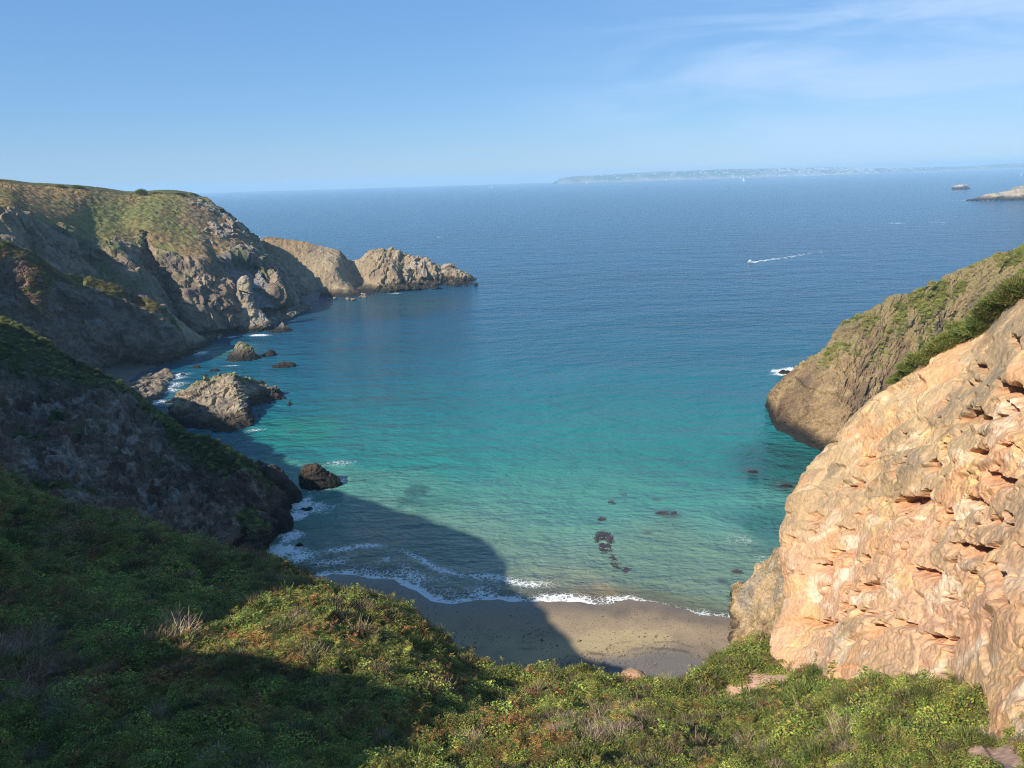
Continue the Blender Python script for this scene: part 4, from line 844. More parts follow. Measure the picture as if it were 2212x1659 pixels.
# the big two-faced rock
bl = [[(364, 900, 254), (364, 906, 253.5), (364, 911, ('z', .2)), (364, 914, 's')],
      [(376, 862, 262), (374, 885, 256), (376, 905, 251), (382, 921, 's')],
      [(396, 847, 264), (396, 875, 256), (400, 905, 249), (405, 928, 's')],
      [(422, 831, 266), (425, 865, 256), (432, 905, 247), (435, 933, 's')],
      [(452, 820, 268), (458, 860, 256), (466, 905, 246), (474, 937, 's')],
      [(480, 813, 269), (490, 855, 257), (500, 905, 245), (508, 938, 's')],
      [(499, 809, 269), (512, 850, 257), (522, 895, 248), (538, 932, 's')],
      [(507, 812, 270), (520, 850, 260), (532, 890, 251), (552, 927, 's')],
      [(530, 819, 275), (535, 850, 270), (545, 885, 264), (556, 910, 's')],
      [(557, 827, 278), (560, 855, 274), (570, 880, 269), (576, 900, 's')],
      [(580, 832, 280), (585, 858, 276), (594, 876, 272.5), (600, 891, 's')],
      [(597, 851, 279), (606, 864, 277), (614, 874, 275), (618, 883, 's')],
      [(626, 867, 277), (627, 871, 276), (627, 875, ('z', .2)), (627, 879, 's')]]
BL = []
for c in bl:
    w = [pt(p) for p in c]; t = w[0]
    BL.append([('w', t[0] + 3, t[1] + 3 + t[2] * 1.0, -1.5), ('w', t[0] + .5, t[1] + 1.2, t[2] - .7)] + c)
P, U_, V_ = loft(BL, 220, 190); n = normals(P, V_ > 2.3)
P2, d = rock_detail(P, n, 1.35, 5.0, 1.5, 1001, np.diag((1, 1, 1.4)) @ rotm('Y', 20))
c = lerp(np.array((0.33, 0.26, 0.175)), np.array((0.19, 0.16, 0.125)), sstep(-0.25, 0.35, fbm(P, 4., 4, 1002)))
c = lerp(c, np.array((0.19, 0.19, 0.08)), (1 - sstep(2.0, 2.35, V_ + .25 * noise(P, 3., 1003))) * 0.7)
c = tide(P2, c, 1.0, 4.0)
q = P.reshape(-1, 3).mean(0)
tag(grid_mesh('sea_rock', P2, np.clip(c, .004, .9), M_mid, origin=(q[0], q[1], 0), smooth=False), 'large angular rock with a sunlit tan left face and a dark right face', 'rock')

# far islets at the right
ring_rock('islet', [(408.5, 2056, 2098), (404.5, 2058, 2094), (402, 2060, 2092), (400.5, 2064, 2084)], 'small pale rock islet far out at the right', 'islet', 1050, amp=6, big=30, small=10, nv=50, paler=(0.42, 0.36, 0.30), lo=3, hi=9, mat=M_far, squash=.5)
ring_rock('islet', [(432, 2085, 2340), (428, 2096, 2335), (421, 2118, 2330), (416, 2150, 2320), (407, 2190, 2310), (398, 2215, 2290)], 'long rocky islet running out of the frame at the far right', 'islet', 1060, amp=5.5, big=32, small=10, nv=80, paler=(0.36, 0.285, 0.19), lo=3, hi=9, mat=M_far, squash=.35)

# boulders and stones
def stone_mesh(name, seed, sub=2):
    import bmesh
    bm = bmesh.new(); bmesh.ops.create_icosphere(bm, subdivisions=sub, radius=1.0)
    V = np.array([v.co[:] for v in bm.verts]); d = 1 + 0.28 * noise(V, 0.9, seed) + 0.34 * blocks(V, 0.8, seed + 1, 0.8)
    V = V * d[:, None] * np.array((1.0, 0.8, 0.65))
    for v, q in zip(bm.verts, V): v.co = q
    me = bpy.data.meshes.new(name); bm.to_mesh(me); bm.free()
    c = lerp(np.array((0.27, 0.215, 0.145)), np.array((0.13, 0.105, 0.08)), sstep(-.3, .3, noise(V, .6, seed + 2)))
    set_col(me, c); me.materials.append(M_mid); return me
STONES = [stone_mesh('boulder', 1100 + 13 * k) for k in range(5)]
def place_stone(p, r, label, group=None, name='boulder', cat='boulder'):
    o = bpy.data.objects.new(name, random.choice(STONES)); o.location = p; o.scale = (r * random.uniform(.8, 1.25), r * random.uniform(.8, 1.2), r * random.uniform(.7, 1.1))
    o.rotation_euler = (random.uniform(-.4, .4), random.uniform(-.4, .4), random.uniform(0, 6.28)); COL.objects.link(o)
    return tag(o, label, cat, group)
def in_poly(x, y, poly):
    c = False; j = len(poly) - 1
    for i in range(len(poly)):
        if (poly[i][1] > y) != (poly[j][1] > y) and x < (poly[j][0] - poly[i][0]) * (y - poly[i][1]) / (poly[j][1] - poly[i][1]) + poly[i][0]: c = not c
        j = i
    return c
def rubble(poly, n, r, zf, label, group, rs=.35):
    xs = [p[0] for p in poly]; ys = [p[1] for p in poly]; k = 0; pts = []
    while k < n:
        x, y = random.uniform(min(xs), max(xs)), random.uniform(min(ys), max(ys))
        if not in_poly(x, y, poly): continue
        z = zf(x, y); p = atz(x, y, z); rr = r * random.uniform(.55, 1.5)
        place_stone((p[0], p[1], p[2] + rr * .15), rr, label, group); k += 1
rub1 = [(246, 826), (262, 832), (300, 826), (330, 812), (358, 806), (372, 812), (352, 830), (345, 850), (330, 862), (305, 880), (278, 872), (262, 855)]
rubble(rub1, 120, 2.0, lambda x, y: max(0.1, 2.2 - (x - 250) * .018), 'tan boulder in the sunlit rubble spit below the near cliff', 'boulders of the rubble spit')
rub2 = [(560, 690), (556, 668), (585, 655), (606, 650), (640, 662), (668, 655), (672, 662), (640, 680), (606, 692), (590, 700), (570, 700)]
rubble(rub2, 100, 2.2, lambda x, y: max(0.1, (690 - y) * .1), 'grey-tan boulder on the scree behind the pinnacle stack', 'boulders behind the pinnacle stack')
rubble([(690, 642), (790, 634), (800, 640), (770, 648), (700, 650)], 16, 1.5, lambda x, y: 0.2, 'boulder at the waterline of the far promontory', 'boulders along the far promontory')
rubble([(410, 722), (450, 720), (478, 720), (478, 730), (430, 735)], 26, 1.6, lambda x, y: 0.5, 'brown boulder on the shelf between the spur and the pinnacle stack', 'boulders left of the pinnacle stack')
# a mass of smaller stones between the boulders, and pebbles on the sand
def gn_scatter(name, pts, rot, scl, src, label=None):
    me = bpy.data.meshes.new(name); me.vertices.add(len(pts)); me.vertices.foreach_set('co', np.ascontiguousarray(pts, np.float32).reshape(-1))
    a = me.attributes.new('rot', 'FLOAT_VECTOR', 'POINT'); a.data.foreach_set('vector', np.ascontiguousarray(rot, np.float32).reshape(-1))
    a = me.attributes.new('scl', 'FLOAT_VECTOR', 'POINT'); a.data.foreach_set('vector', np.ascontiguousarray(scl, np.float32).reshape(-1))
    me.update()
    o = bpy.data.objects.new(name, me); COL.objects.link(o); o['kind'] = 'stuff'
    if label: o['label'] = label
    g = bpy.data.node_groups.new('scatter_' + name, 'GeometryNodeTree')
    g.interface.new_socket('Geometry', in_out='INPUT', socket_type='NodeSocketGeometry'); g.interface.new_socket('Geometry', in_out='OUTPUT', socket_type='NodeSocketGeometry')
    gi = g.nodes.new('NodeGroupInput'); go = g.nodes.new('NodeGroupOutput')
    ip = g.nodes.new('GeometryNodeInstanceOnPoints'); oi = g.nodes.new('GeometryNodeObjectInfo'); oi.inputs['Object'].default_value = src; oi.transform_space = 'ORIGINAL'
    try: oi.inputs['As Instance'].default_value = True
    except Exception: pass
    ar = g.nodes.new('GeometryNodeInputNamedAttribute'); ar.data_type = 'FLOAT_VECTOR'; ar.inputs['Name'].default_value = 'rot'
    as_ = g.nodes.new('GeometryNodeInputNamedAttribute'); as_.data_type = 'FLOAT_VECTOR'; as_.inputs['Name'].default_value = 'scl'
    er = g.nodes.new('FunctionNodeEulerToRotation')
    l = g.links.new
    l(gi.outputs[0], ip.inputs['Points']); l(oi.outputs['Geometry'], ip.inputs['Instance']); l(ar.outputs[0], er.inputs[0]); l(er.outputs[0], ip.inputs['Rotation']); l(as_.outputs[0], ip.inputs['Scale']); l(ip.outputs[0], go.inputs[0])
    md = o.modifiers.new('scatter', 'NODES'); md.node_group = g
    return o
def rand_rot(n, tilt=.3): return np.stack([rng.uniform(-tilt, tilt, n), rng.uniform(-tilt, tilt, n), rng.uniform(0, 6.283, n)], -1)

srcs = [o for o in COL.objects if o.name.startswith('boulder')]
def rubble_fine(name, poly, n, r, zf):
    xs = [p[0] for p in poly]; ys = [p[1] for p in poly]; pts = []
    while len(pts) < n:
        x, y = random.uniform(min(xs), max(xs)), random.uniform(min(ys), max(ys))
        if in_poly(x, y, poly): pts.append(atz(x, y, zf(x, y)))
    s = r * rng.lognormal(0, .4, n); gn_scatter(name, np.array(pts), rand_rot(n, 1.), np.stack([s, s, s * .8], -1), srcs[0])
rubble_fine('rubble', rub1, 1400, .8, lambda x, y: max(0.0, 1.9 - (x - 250) * .018))
rubble_fine('scree', rub2, 1200, .9, lambda x, y: max(0.0, (690 - y) * .1))
pb = []
while len(pb) < 5200:
    x = random.uniform(-30, 44); y = random.uniform(98, 134); b = float(seaward(x, y)); b_ = -b
    if b_ < 1.0: continue
    d = 0.3 + 1.2 * float(noise(np.array([[x, y, 0.]]), 7., 88)[0]) + (2.0 if b_ > 17 - .28 * (x - 10) and x > -5 else 0)
    if random.random() < d: pb.append((x, y, float(beach_z(x, y)) + .03))
pb = np.array(pb); s = 0.055 * rng.lognormal(0, .55, len(pb))

# isolated stones on the beach and the slope
PEACH = stone_mesh('boulder', 1300, 3); PEACH.attributes['Col'].data.foreach_set('color', np.tile(np.array((.52, .31, .18, 1), np.float32), len(PEACH.vertices)))
b0 = place_stone(tuple(atz(1360, 1480, 2.0)), 1.5, 'peach-coloured boulder half hidden by scrub at the foot of the slope'); b0.data = PEACH; b0.location = tuple(atY(1362, 1476, 60.5)); 
for i, (px, py, r, lb) in enumerate([(1525, 1432, .9, 'rust-stained boulder at the back of the beach, left one of the pair'), (1538, 1434, 1.0, 'rust-stained boulder at the back of the beach, right one of the pair'), (1250, 1382, .32, 'small dark stone alone on the middle of the sunlit sand'), (1505, 1418, .5, 'small dark stone near the ivy at the right end of the beach'), (1490, 1440, .4, 'small dark stone on the shingle at the back of the beach')]):
    p = atz(px, py, 1.0); s_ = place_stone((p[0], p[1], float(beach_z(p[0], p[1])) + r * .2), r, lb, name='beach_stone', cat='stone')
    if i == 2: pebble_src = s_
gn_scatter('pebbles', pb, rand_rot(len(pb), .5), np.stack([s, s, s * .7], -1), pebble_src)

# ================================================================== VEGETATION
def leaf_cloud(n, R, H, size, cols, seed, elong=1.6, up_bias=.5, shell=.55):
    """loose leaves through a low dome; returns verts, quads, colours"""
    r = np.random.default_rng(seed)
    u = r.normal(size=(n, 3)); u[:, 2] = np.abs(u[:, 2]); u /= np.linalg.norm(u, axis=1, keepdims=True)
    rad = shell + (1 - shell) * r.random(n) ** .6
    lump = 1 + .28 * noise(u * 1.0, .55, seed)
    c = u * (rad * lump)[:, None] * np.array((R, R, H))
    nn = u + r.normal(size=(n, 3)) * .55 + np.array((0, 0, up_bias)); nn /= np.linalg.norm(nn, axis=1, keepdims=True)
    a = np.cross(nn, r.normal(size=(n, 3))); a /= np.linalg.norm(a, axis=1, keepdims=True) + 1e-6; b = np.cross(nn, a)
    s = size * r.uniform(.6, 1.35, n)[:, None]
    V = np.stack([c - a * s * elong, c + b * s * .8 + nn * s * .25, c + a * s * elong, c - b * s * .8 + nn * s * .25], 1).reshape(-1, 3)
    Fq = np.arange(4 * n).reshape(n, 4)
    ci = r.integers(0, len(cols), n); col = np.array((2.05, 1.85, 1.65)) * np.array(cols)[ci] * r.uniform(.65, 1.35, n)[:, None]
    return V, Fq, np.repeat(col, 4, 0)
def strips(starts, ends, width, cols, seed):
    r = np.random.default_rng(seed); n = len(starts); d = ends - starts
    side = np.cross(d, r.normal(size=(n, 3))); side /= np.linalg.norm(side, axis=1, keepdims=True) + 1e-9
    w = np.broadcast_to(np.asarray(width, float), (n,))[:, None]
    V = np.stack([starts - side * w, starts + side * w, ends + side * w * .3, ends - side * w * .3], 1).reshape(-1, 3)
    ci = r.integers(0, len(cols), n); col = np.array((2.05, 1.85, 1.65)) * np.array(cols)[ci] * r.uniform(.65, 1.35, n)[:, None]
    return V, np.arange(4 * n).reshape(n, 4), np.repeat(col, 4, 0)
def join(parts):
    V, Fq, Cc = [], [], []; k = 0
    for v, f, c in parts: V.append(v); Fq.append(f + k); Cc.append(c); k += len(v)
    return np.concatenate(V), np.concatenate(Fq), np.concatenate(Cc)
def plant_mesh(name, parts, mat):
    V, Fq, Cc = join(parts); me = mesh_from(name, V, Fq); set_col(me, Cc); me.materials.append(mat); return me
def twigs(R, H, seed, n=70):
    r = np.random.default_rng(seed); d = r.normal(size=(n, 3)); d[:, 2] = np.abs(d[:, 2]) + .15; d /= np.linalg.norm(d, axis=1, keepdims=True)
    return strips(0 * d, d * np.array((R, R, H)), .012, [(.10, .08, .05), (.13, .10, .06)], seed + 7)
def bramble(seed, n=620, R=.62, H=.46, size=.027):
    return plant_mesh('bramble', [leaf_cloud(n, R, H, size, [(.085, .125, .022), (.065, .105, .02), (.13, .155, .028), (.05, .08, .02), (.15, .14, .03)], seed), twigs(R, H, seed)], M_leaf)
def ivy(seed): return plant_mesh('ivy', [leaf_cloud(640, .6, .40, .026, [(.10, .16, .03), (.15, .20, .035), (.07, .12, .025), (.18, .19, .04)], seed), twigs(.6, .42, seed)], M_leaf)
def bracken(seed, rust=True):
    r = np.random.default_rng(seed); parts = []; BR = 1.25; cols = [(.135, .066, .026), (.17, .085, .032), (.105, .055, .022), (.11, .095, .03)] if rust else [(.085, .115, .025), (.12, .13, .03), (.16, .11, .035), (.07, .095, .022)]
    for k in range(9):
        az = r.uniform(0, 6.28); ln = r.uniform(.38, .72); tt = np.linspace(0, 1, 15)
        rad = ln * tt; z = .55 * ln * np.sin(tt * 2.0) + .1
        ax = np.stack([np.cos(az) * rad, np.sin(az) * rad, z], -1); parts.append(strips(ax[:-1], ax[1:], .008, [(.13, .08, .035)], seed + k))
        s = []; e = []
        for q in range(3, 15):
            wd = .30 * ln * (1 - tt[q]) + .05
            for sg in (-1, 1):
                dv = np.array((np.cos(az + sg * 1.25), np.sin(az + sg * 1.25), -.12)); s.append(ax[q]); e.append(ax[q] + dv * wd)
        parts.append(strips(np.array(s), np.array(e), .013, cols, seed + 50 + k))
    return plant_mesh('bracken', parts, M_fern)
def spiky(name, seed, n, R, H, ln, w, cols, twig=20, mat=None):
    r = np.random.default_rng(seed); u = r.normal(size=(n, 3)); u[:, 2] = np.abs(u[:, 2]) * 1.0; u /= np.linalg.norm(u, axis=1, keepdims=True)
    lump = 1 + .3 * noise(u, .5, seed); c = u * (lump * (.45 + .55 * r.random(n) ** .5))[:, None] * np.array((R, R, H))
    e = c + (u + r.normal(size=(n, 3)) * .55 + np.array((0, 0, .35))) * ln
    parts = [strips(c, e, w, cols, seed + 1)]
    if twig:
        d = r.normal(size=(twig, 3)); d[:, 2] = np.abs(d[:, 2]) + .3; d /= np.linalg.norm(d, axis=1, keepdims=True)
        parts.append(strips(d * .05, d * np.array((R, R, H)) * 1.02, .014, [(.12, .09, .065), (.17, .13, .10)], seed + 2))
    return plant_mesh(name, parts, mat or M_leaf)
def heather(seed): return spiky('heather', seed, 420, .5, .42, .13, .012, [(.06, .07, .03), (.085, .065, .04), (.05, .055, .03), (.10, .085, .05)])
def gorse(seed): return spiky('gorse', seed, 620, .6, .6, .14, .016, [(.05, .078, .02), (.065, .095, .024), (.04, .06, .018), (.09, .10, .03)])
def deadbrush(seed): return spiky('dead_brush', seed, 260, .55, .45, .22, .007, [(.16, .125, .10), (.22, .18, .15), (.11, .085, .07)], twig=40, mat=M_twig)
def tussock(seed):
    r = np.random.default_rng(seed); n = 150; az = r.uniform(0, 6.28, n); rr = .3 * np.sqrt(r.random(n)); s = np.stack([np.cos(az) * rr, np.sin(az) * rr, 0 * az], -1)
    az2 = az + r.normal(size=n) * .6; h = r.uniform(.25, .6, n); e1 = s + np.stack([np.cos(az2) * .12, np.sin(az2) * .12, h * .7], -1); e2 = e1 + np.stack([np.cos(az2) * .22, np.sin(az2) * .22, h * .25], -1)
    cols = [(.14, .15, .04), (.20, .18, .06), (.26, .21, .10), (.10, .125, .03)]
    return plant_mesh('grass_tussock', [strips(s, e1, .011, cols, seed), strips(e1, e2, .007, cols, seed)], M_leaf)

# surface sampler: random points on a lofted grid, by true area, with masks looked up at the nearest vertex
def sample_grid(P, n, weight, r=rng):
    du = P[1:, :-1] - P[:-1, :-1]; dv = P[:-1, 1:] - P[:-1, :-1]; ar = np.linalg.norm(np.cross(du, dv), axis=-1)
    w = (ar * weight[:-1, :-1]).reshape(-1); tot = w.sum(); k = r.choice(len(w), n, p=w / tot); i, j = np.divmod(k, P.shape[1] - 1)
    a, b = r.random(n), r.random(n)
    return P[i, j] + du[i, j] * a[:, None] + dv[i, j] * b[:, None], i, j, tot
def in_view(P, m=160):
    x, y = screen(P); d = (P - CAM) @ fw
    return (d > 3) & (x > -m) & (x < 2212 + m) & (y > -m) & (y < 1659 + m)

PL = {}
def plant_thing(mesh, p, s, label, cat, group=None, rotz=None):
    o = bpy.data.objects.new(mesh.name.split('.')[0], mesh); o.location = p; o.scale = s if hasattr(s, '__len__') else (s, s, s)
    o.rotation_euler = (0, 0, random.uniform(0, 6.28) if rotz is None else rotz); COL.objects.link(o); return tag(o, label, cat, group)
def ground(px, py):
    """nearest visible point of the hillside under a pixel"""
    x, y = screen(HP); d = np.hypot(x - px, y - py); d[(HP - CAM) @ fw < 3] = 1e9
    dist = np.linalg.norm(HP - CAM, axis=-1); m = d < 9
    if not m.any(): k = np.unravel_index(np.argmin(d), d.shape)
    else: k = np.unravel_index(np.argmin(np.where(m, dist, 1e9)), d.shape)
    return HP[k]
SPEC = [  # kind, maker, variants, pixels and labels of the first (visible) plants that stand for each
    ('bramble', bramble, [(1140, 1470, 'leafy green bramble at the brow of the slope, left of the dark round bush'), (1560, 1610, 'leafy green bramble in the middle of the sunlit lower right slope')]),
    ('ivy', ivy, [(470, 1310, 'bright green leafy clump at the left end of the sunlit patch'), (700, 1400, 'bright green leafy clump at the lower edge of the sunlit patch')]),
    ('bracken', bracken, [(540, 1395, 'rust-coloured bracken in the sunlit patch on the left slope'), (1130, 1600, 'orange bracken in the hollow at the bottom centre')]),
    ('green_bracken', lambda s: bracken(s, False), [(800, 1560, 'green bracken on the shaded slope near the bottom centre'), (250, 1250, 'green bracken high on the shaded left slope')]),
    ('heather', heather, [(1400, 1620, 'dark grey-green heather mound on the sunlit lower slope'), (760, 1320, 'brownish heather mound at the right end of the sunlit patch')]),
    ('dead_brush', deadbrush, [(60, 1480, 'grey leafless brush at the left edge of the shaded slope'), (1290, 1590, 'pale leafless brush on the sunlit slope right of the hollow')]),
    ('grass_tussock', tussock, [(1950, 1600, 'yellow-green grass tussock at the lower right'), (1350, 1500, 'grass tussock near the peach-coloured boulder')]),
    ('gorse', gorse, [(1700, 1520, 'low dark gorse at the foot of the ochre cliff'), (1030, 1500, 'low dark gorse in the middle of the slope')])]
seedk = 2000; srcp = {}
for kind, fn, places in SPEC:
    srcp[kind] = []
    for px, py, lb in places:
        me = fn(seedk); seedk += 101; o = plant_thing(me, tuple(ground(px, py)), 1.15, lb, kind.replace('_', ' ').replace('grass tussock', 'grass tuft')); o.name = kind; srcp[kind].append(o)

wv = (in_view(HP) * (1 - HS)).astype(float); dist = np.linalg.norm(HP - CAM, axis=-1)
NH = 38000
S, si, sj, tot = sample_grid(HP, NH, wv * np.clip(48 / dist, .45, 2.2))
sx, sy = screen(S); u_ = rng.random(NH)
nA = noise(S, 6.5, 150) + .35 * noise(S, 2.2, 151); nB = noise(S, 5.0, 152) + .35 * noise(S, 1.8, 153); nC = noise(S, 4.0, 154); nD = noise(S, 7.5, 155)
def bump2(px, py, rx, ry): return np.exp(-((sx - px) / rx) ** 2 - ((sy - py) / ry) ** 2)
wgt = np.stack([
    .55 + .9 * np.clip(nA, 0, 1) + .5 * (sx > 1100),                                                                                   # bramble
    .40 + 1.5 * np.clip(nD, 0, 1) + .5 * (sy > 1480) + 2.2 * bump2(560, 1320, 160, 45) + 1.5 * bump2(700, 1400, 120, 30) + 1.2 * bump2(280, 1290, 160, 60) + 2.5 * bump2(1640, 1400, 40, 60) + .8 * bump2(500, 1620, 400, 50),  # ivy
    .10 + 1.6 * np.clip(nB - .1, 0, 1) * (sx < 1300) + 2.2 * bump2(560, 1400, 120, 22) + 1.1 * bump2(330, 1480, 300, 40) + 2.5 * bump2(1130, 1600, 70, 40) + 1.0 * bump2(1000, 1430, 60, 60),  # rust bracken
    .25 + 1.0 * np.clip(-nB, 0, 1) + .5 * (sx < 900),                                                                                   # green bracken
    .28 + 1.3 * np.clip(nC - .1, 0, 1) + 1.8 * bump2(1430, 1625, 160, 40) + 2.0 * bump2(760, 1325, 70, 30) + .5 * bump2(600, 1240, 200, 50),   # heather
    .02 + 1.8 * bump2(60, 1470, 130, 80) + 1.6 * bump2(1290, 1580, 80, 30) + .25 * np.clip(-nC - .25, 0, 1) + .5 * bump2(1900, 1620, 120, 30),  # dead brush
    .06 + .8 * np.clip(nD - .1, 0, 1) * (sx > 1150) + 1.6 * bump2(2000, 1570, 110, 60) + .3 * np.clip(-nA, 0, 1),                      # grass
    .10 + .6 * np.clip(-nD - .1, 0, 1) + 1.5 * bump2(1700, 1520, 120, 25) + 1.2 * bump2(1560, 1450, 120, 25) + .5 * bump2(950, 1420, 150, 60)], -1)  # gorse
cum = np.cumsum(wgt / wgt.sum(1, keepdims=True), 1); pick = (u_[:, None] > cum).sum(1)
sc_ = rng.lognormal(0, .3, NH) * np.clip(dist[si, sj] / 46, .5, 1.6) * np.where(pick == 6, .6, np.where(pick == 7, .75, 1.0))
nn = HN[si, sj]; tilt = np.stack([-nn[:, 1] * .55, nn[:, 0] * .55, rng.uniform(0, 6.283, NH)], -1)
names = {'bramble': 'bramble_cover', 'ivy': 'ivy_cover', 'bracken': 'bracken_cover', 'green_bracken': 'green_bracken_cover', 'heather': 'heather_cover', 'dead_brush': 'brushwood_cover', 'grass_tussock': 'grass', 'gorse': 'gorse_cover'}
for ki, (kind, fn, places) in enumerate(SPEC):
    idx = np.where(pick == ki)[0]
    for v in range(2):
        ii = idx[v::2]
        if len(ii): gn_scatter(names[kind], S[ii] - np.array((0, 0, .08)), tilt[ii], np.stack([sc_[ii]] * 3, -1) * np.array((1, 1, .9)), srcp[kind][v])

def cover(P, weight, n, kinds, smin, smax, sink=.1):
    S, i, j, tot = sample_grid(P, n, weight * in_view(P)); s = rng.uniform(smin, smax, n); k = rng.integers(0, len(kinds), n); R_ = rand_rot(n, .4)
    for q, kd in enumerate(kinds):
        m = k == q; gn_scatter(names[kd], S[m] - np.array((0, 0, sink)), R_[m], np.stack([s[m]] * 3, -1), srcp[kd][q % 2])
cover(CP2, C_veg ** 2, 8000, ['bramble', 'ivy', 'gorse', 'green_bracken', 'heather'], .7, 1.5)
cover(RP2, R_veg ** 2 * (RV > 1.95), 2200, ['grass_tussock', 'bramble', 'grass_tussock', 'ivy'], .9, 1.7)
cover(AP2, heath * (1 - crag) * (AV > 1.9) * (AU > 1), 2600, ['bracken', 'bracken', 'heather', 'bracken'], .7, 1.3)
cover(SP2, (top + red) ** 2 * (SV > 1.6), 1500, ['bramble', 'heather', 'bracken'], 1.2, 2.2)

# gorse bushes along the brow of the ochre cliff: things, each with stems and foliage
def bush_meshes(seed):
    fo = spiky('foliage', seed, 2600, 1.0, .85, .17, .022, [(.05, .085, .018), (.07, .11, .024), (.038, .06, .016), (.10, .12, .03), (.13, .11, .05)], twig=0)
    r = np.random.default_rng(seed); d = r.normal(size=(36, 3)); d[:, 2] = np.abs(d[:, 2]) + .25; d /= np.linalg.norm(d, axis=1, keepdims=True)
    st = plant_mesh('stem', [strips(np.zeros((36, 3)) + d * .02, d * np.array((1., 1., .85)), .022, [(.13, .10, .07), (.2, .16, .12)], seed), strips(d * np.array((1., 1., .85)) * .6, d * np.array((1.12, 1.12, .98)) + r.normal(size=(36, 3)) * .12, .012, [(.2, .16, .12)], seed + 3)], M_twig)
    return fo, st
BM = [bush_meshes(5000 + 31 * k) for k in range(3)]
def bush(p, s, label, group=None, name='gorse_bush'):
    fo, st = random.choice(BM); e = bpy.data.objects.new(name, None); e.location = p; e.scale = s; e.rotation_euler = (0, 0, random.uniform(0, 6.28)); COL.objects.link(e)
    for nm, me in (('foliage', fo), ('stem', st)):
        o = bpy.data.objects.new(nm, me); o.parent = e; COL.objects.link(o)
    return tag(e, label, 'bush', group)
BROW = [(2205, 622, 60.5, 2.0), (2180, 640, 61, 1.8), (2160, 652, 62, 1.7), (2140, 668, 62.5, 1.6), (2125, 690, 63, 1.5), (2105, 708, 64, 1.5), (2085, 718, 65, 1.5), (2060, 726, 66, 1.7), (2040, 742, 66, 1.6), (2020, 752, 66.5, 1.3), (2070, 700, 67, 1.2), (1985, 768, 67, 1.4), (1965, 785, 68, 1.2), (1950, 802, 69, .9), (1975, 796, 68, .9), (1930, 815, 70, .8), (1912, 838, 71, .7), (1872, 885, 74, .9), (1862, 892, 75, .7)]
BL_ = ['large green gorse bush at the right end of the brow', 'green gorse bush second from the right along the brow', 'green gorse bush third from the right along the brow', 'gorse bush overhanging the steepest bend of the brow', 'gorse bush just below the bend of the brow', 'gorse bush above the grey cleft of the brow', 'gorse bush right of the broad clump on the brow', 'broad dark gorse bush in the middle clump of the brow', 'dark gorse bush at the lower side of the middle clump', 'small gorse bush at the left of the middle clump', 'small gorse bush standing behind the middle clump', 'dark gorse bush of the lower clump, its upper end', 'gorse bush of the lower clump, its middle', 'little gorse bush of the lower clump, its left end', 'little bright green bush at the foot of the lower clump', 'little straggling bush below the lower clump', 'tiny dark bush between the lower clump and the last tuft', 'lone dark green tuft low on the brow', 'tiny tuft left of the lone tuft low on the brow']
for (px, py, Y, s), lb in zip(BROW, BL_):
    bush(tuple(atY(px, py + 14, Y)), (s * .92, s * .8, s * .72), lb, 'gorse bushes along the brow of the ochre cliff')
# round bush on the brow of the slope and shrubs round it
bush(tuple(ground(1262, 1456) - np.array((0, 0, .1))), (1.25, 1.1, 1.3), 'dark round bush standing alone on the brow above the beach')
for px, py, s, lb in ((1090, 1462, 1.0, 'rounded shrub at the lowest dip of the brow'), (655, 1312, .9, 'small light green shrub on top of the sunlit patch'), (1890, 1500, 1.3, 'upright dark shrub touching the foot of the ochre cliff'), (1700, 1512, 1.1, 'low shrub in front of the left foot of the ochre cliff'), (1530, 1530, 1.1, 'spreading shrub below the pink soil tongue'), (1240, 1660, 1.2, 'dark shrub at the edge of the hollow at the bottom')):
    bush(tuple(ground(px, py) - np.array((0, 0, .15))), (s, s, s * .8), lb, name='shrub')
# bushes on the far skyline
for px, py, Y, s, lb in ((305, 416, 500, (3.2, 3.2, 3.0), 'dark wind-bent bush on the far skyline above the gully'), (168, 405, 470, (3.5, 3, 2.2), 'small rounded bush on the far skyline left of the wind-bent one'), (95, 402, 455, (2.6, 2.6, 2.0), 'small bush on the far skyline near the left'), (8, 393, 432, (4.5, 4, 2.2), 'low bush on the skyline at the left edge'), (130, 403, 462, (6, 3, 2.0), 'long low thicket on the far skyline'), (340, 417, 510, (4.5, 3, 1.6), 'low scrub right of the wind-bent bush on the skyline'), (385, 418, 517, (3.5, 3, 1.3), 'low scrub at the brow where the skyline drops to the sea')):
    q = atY(px, py, Y); bush((q[0], q[1], q[2] - .8), s, lb)

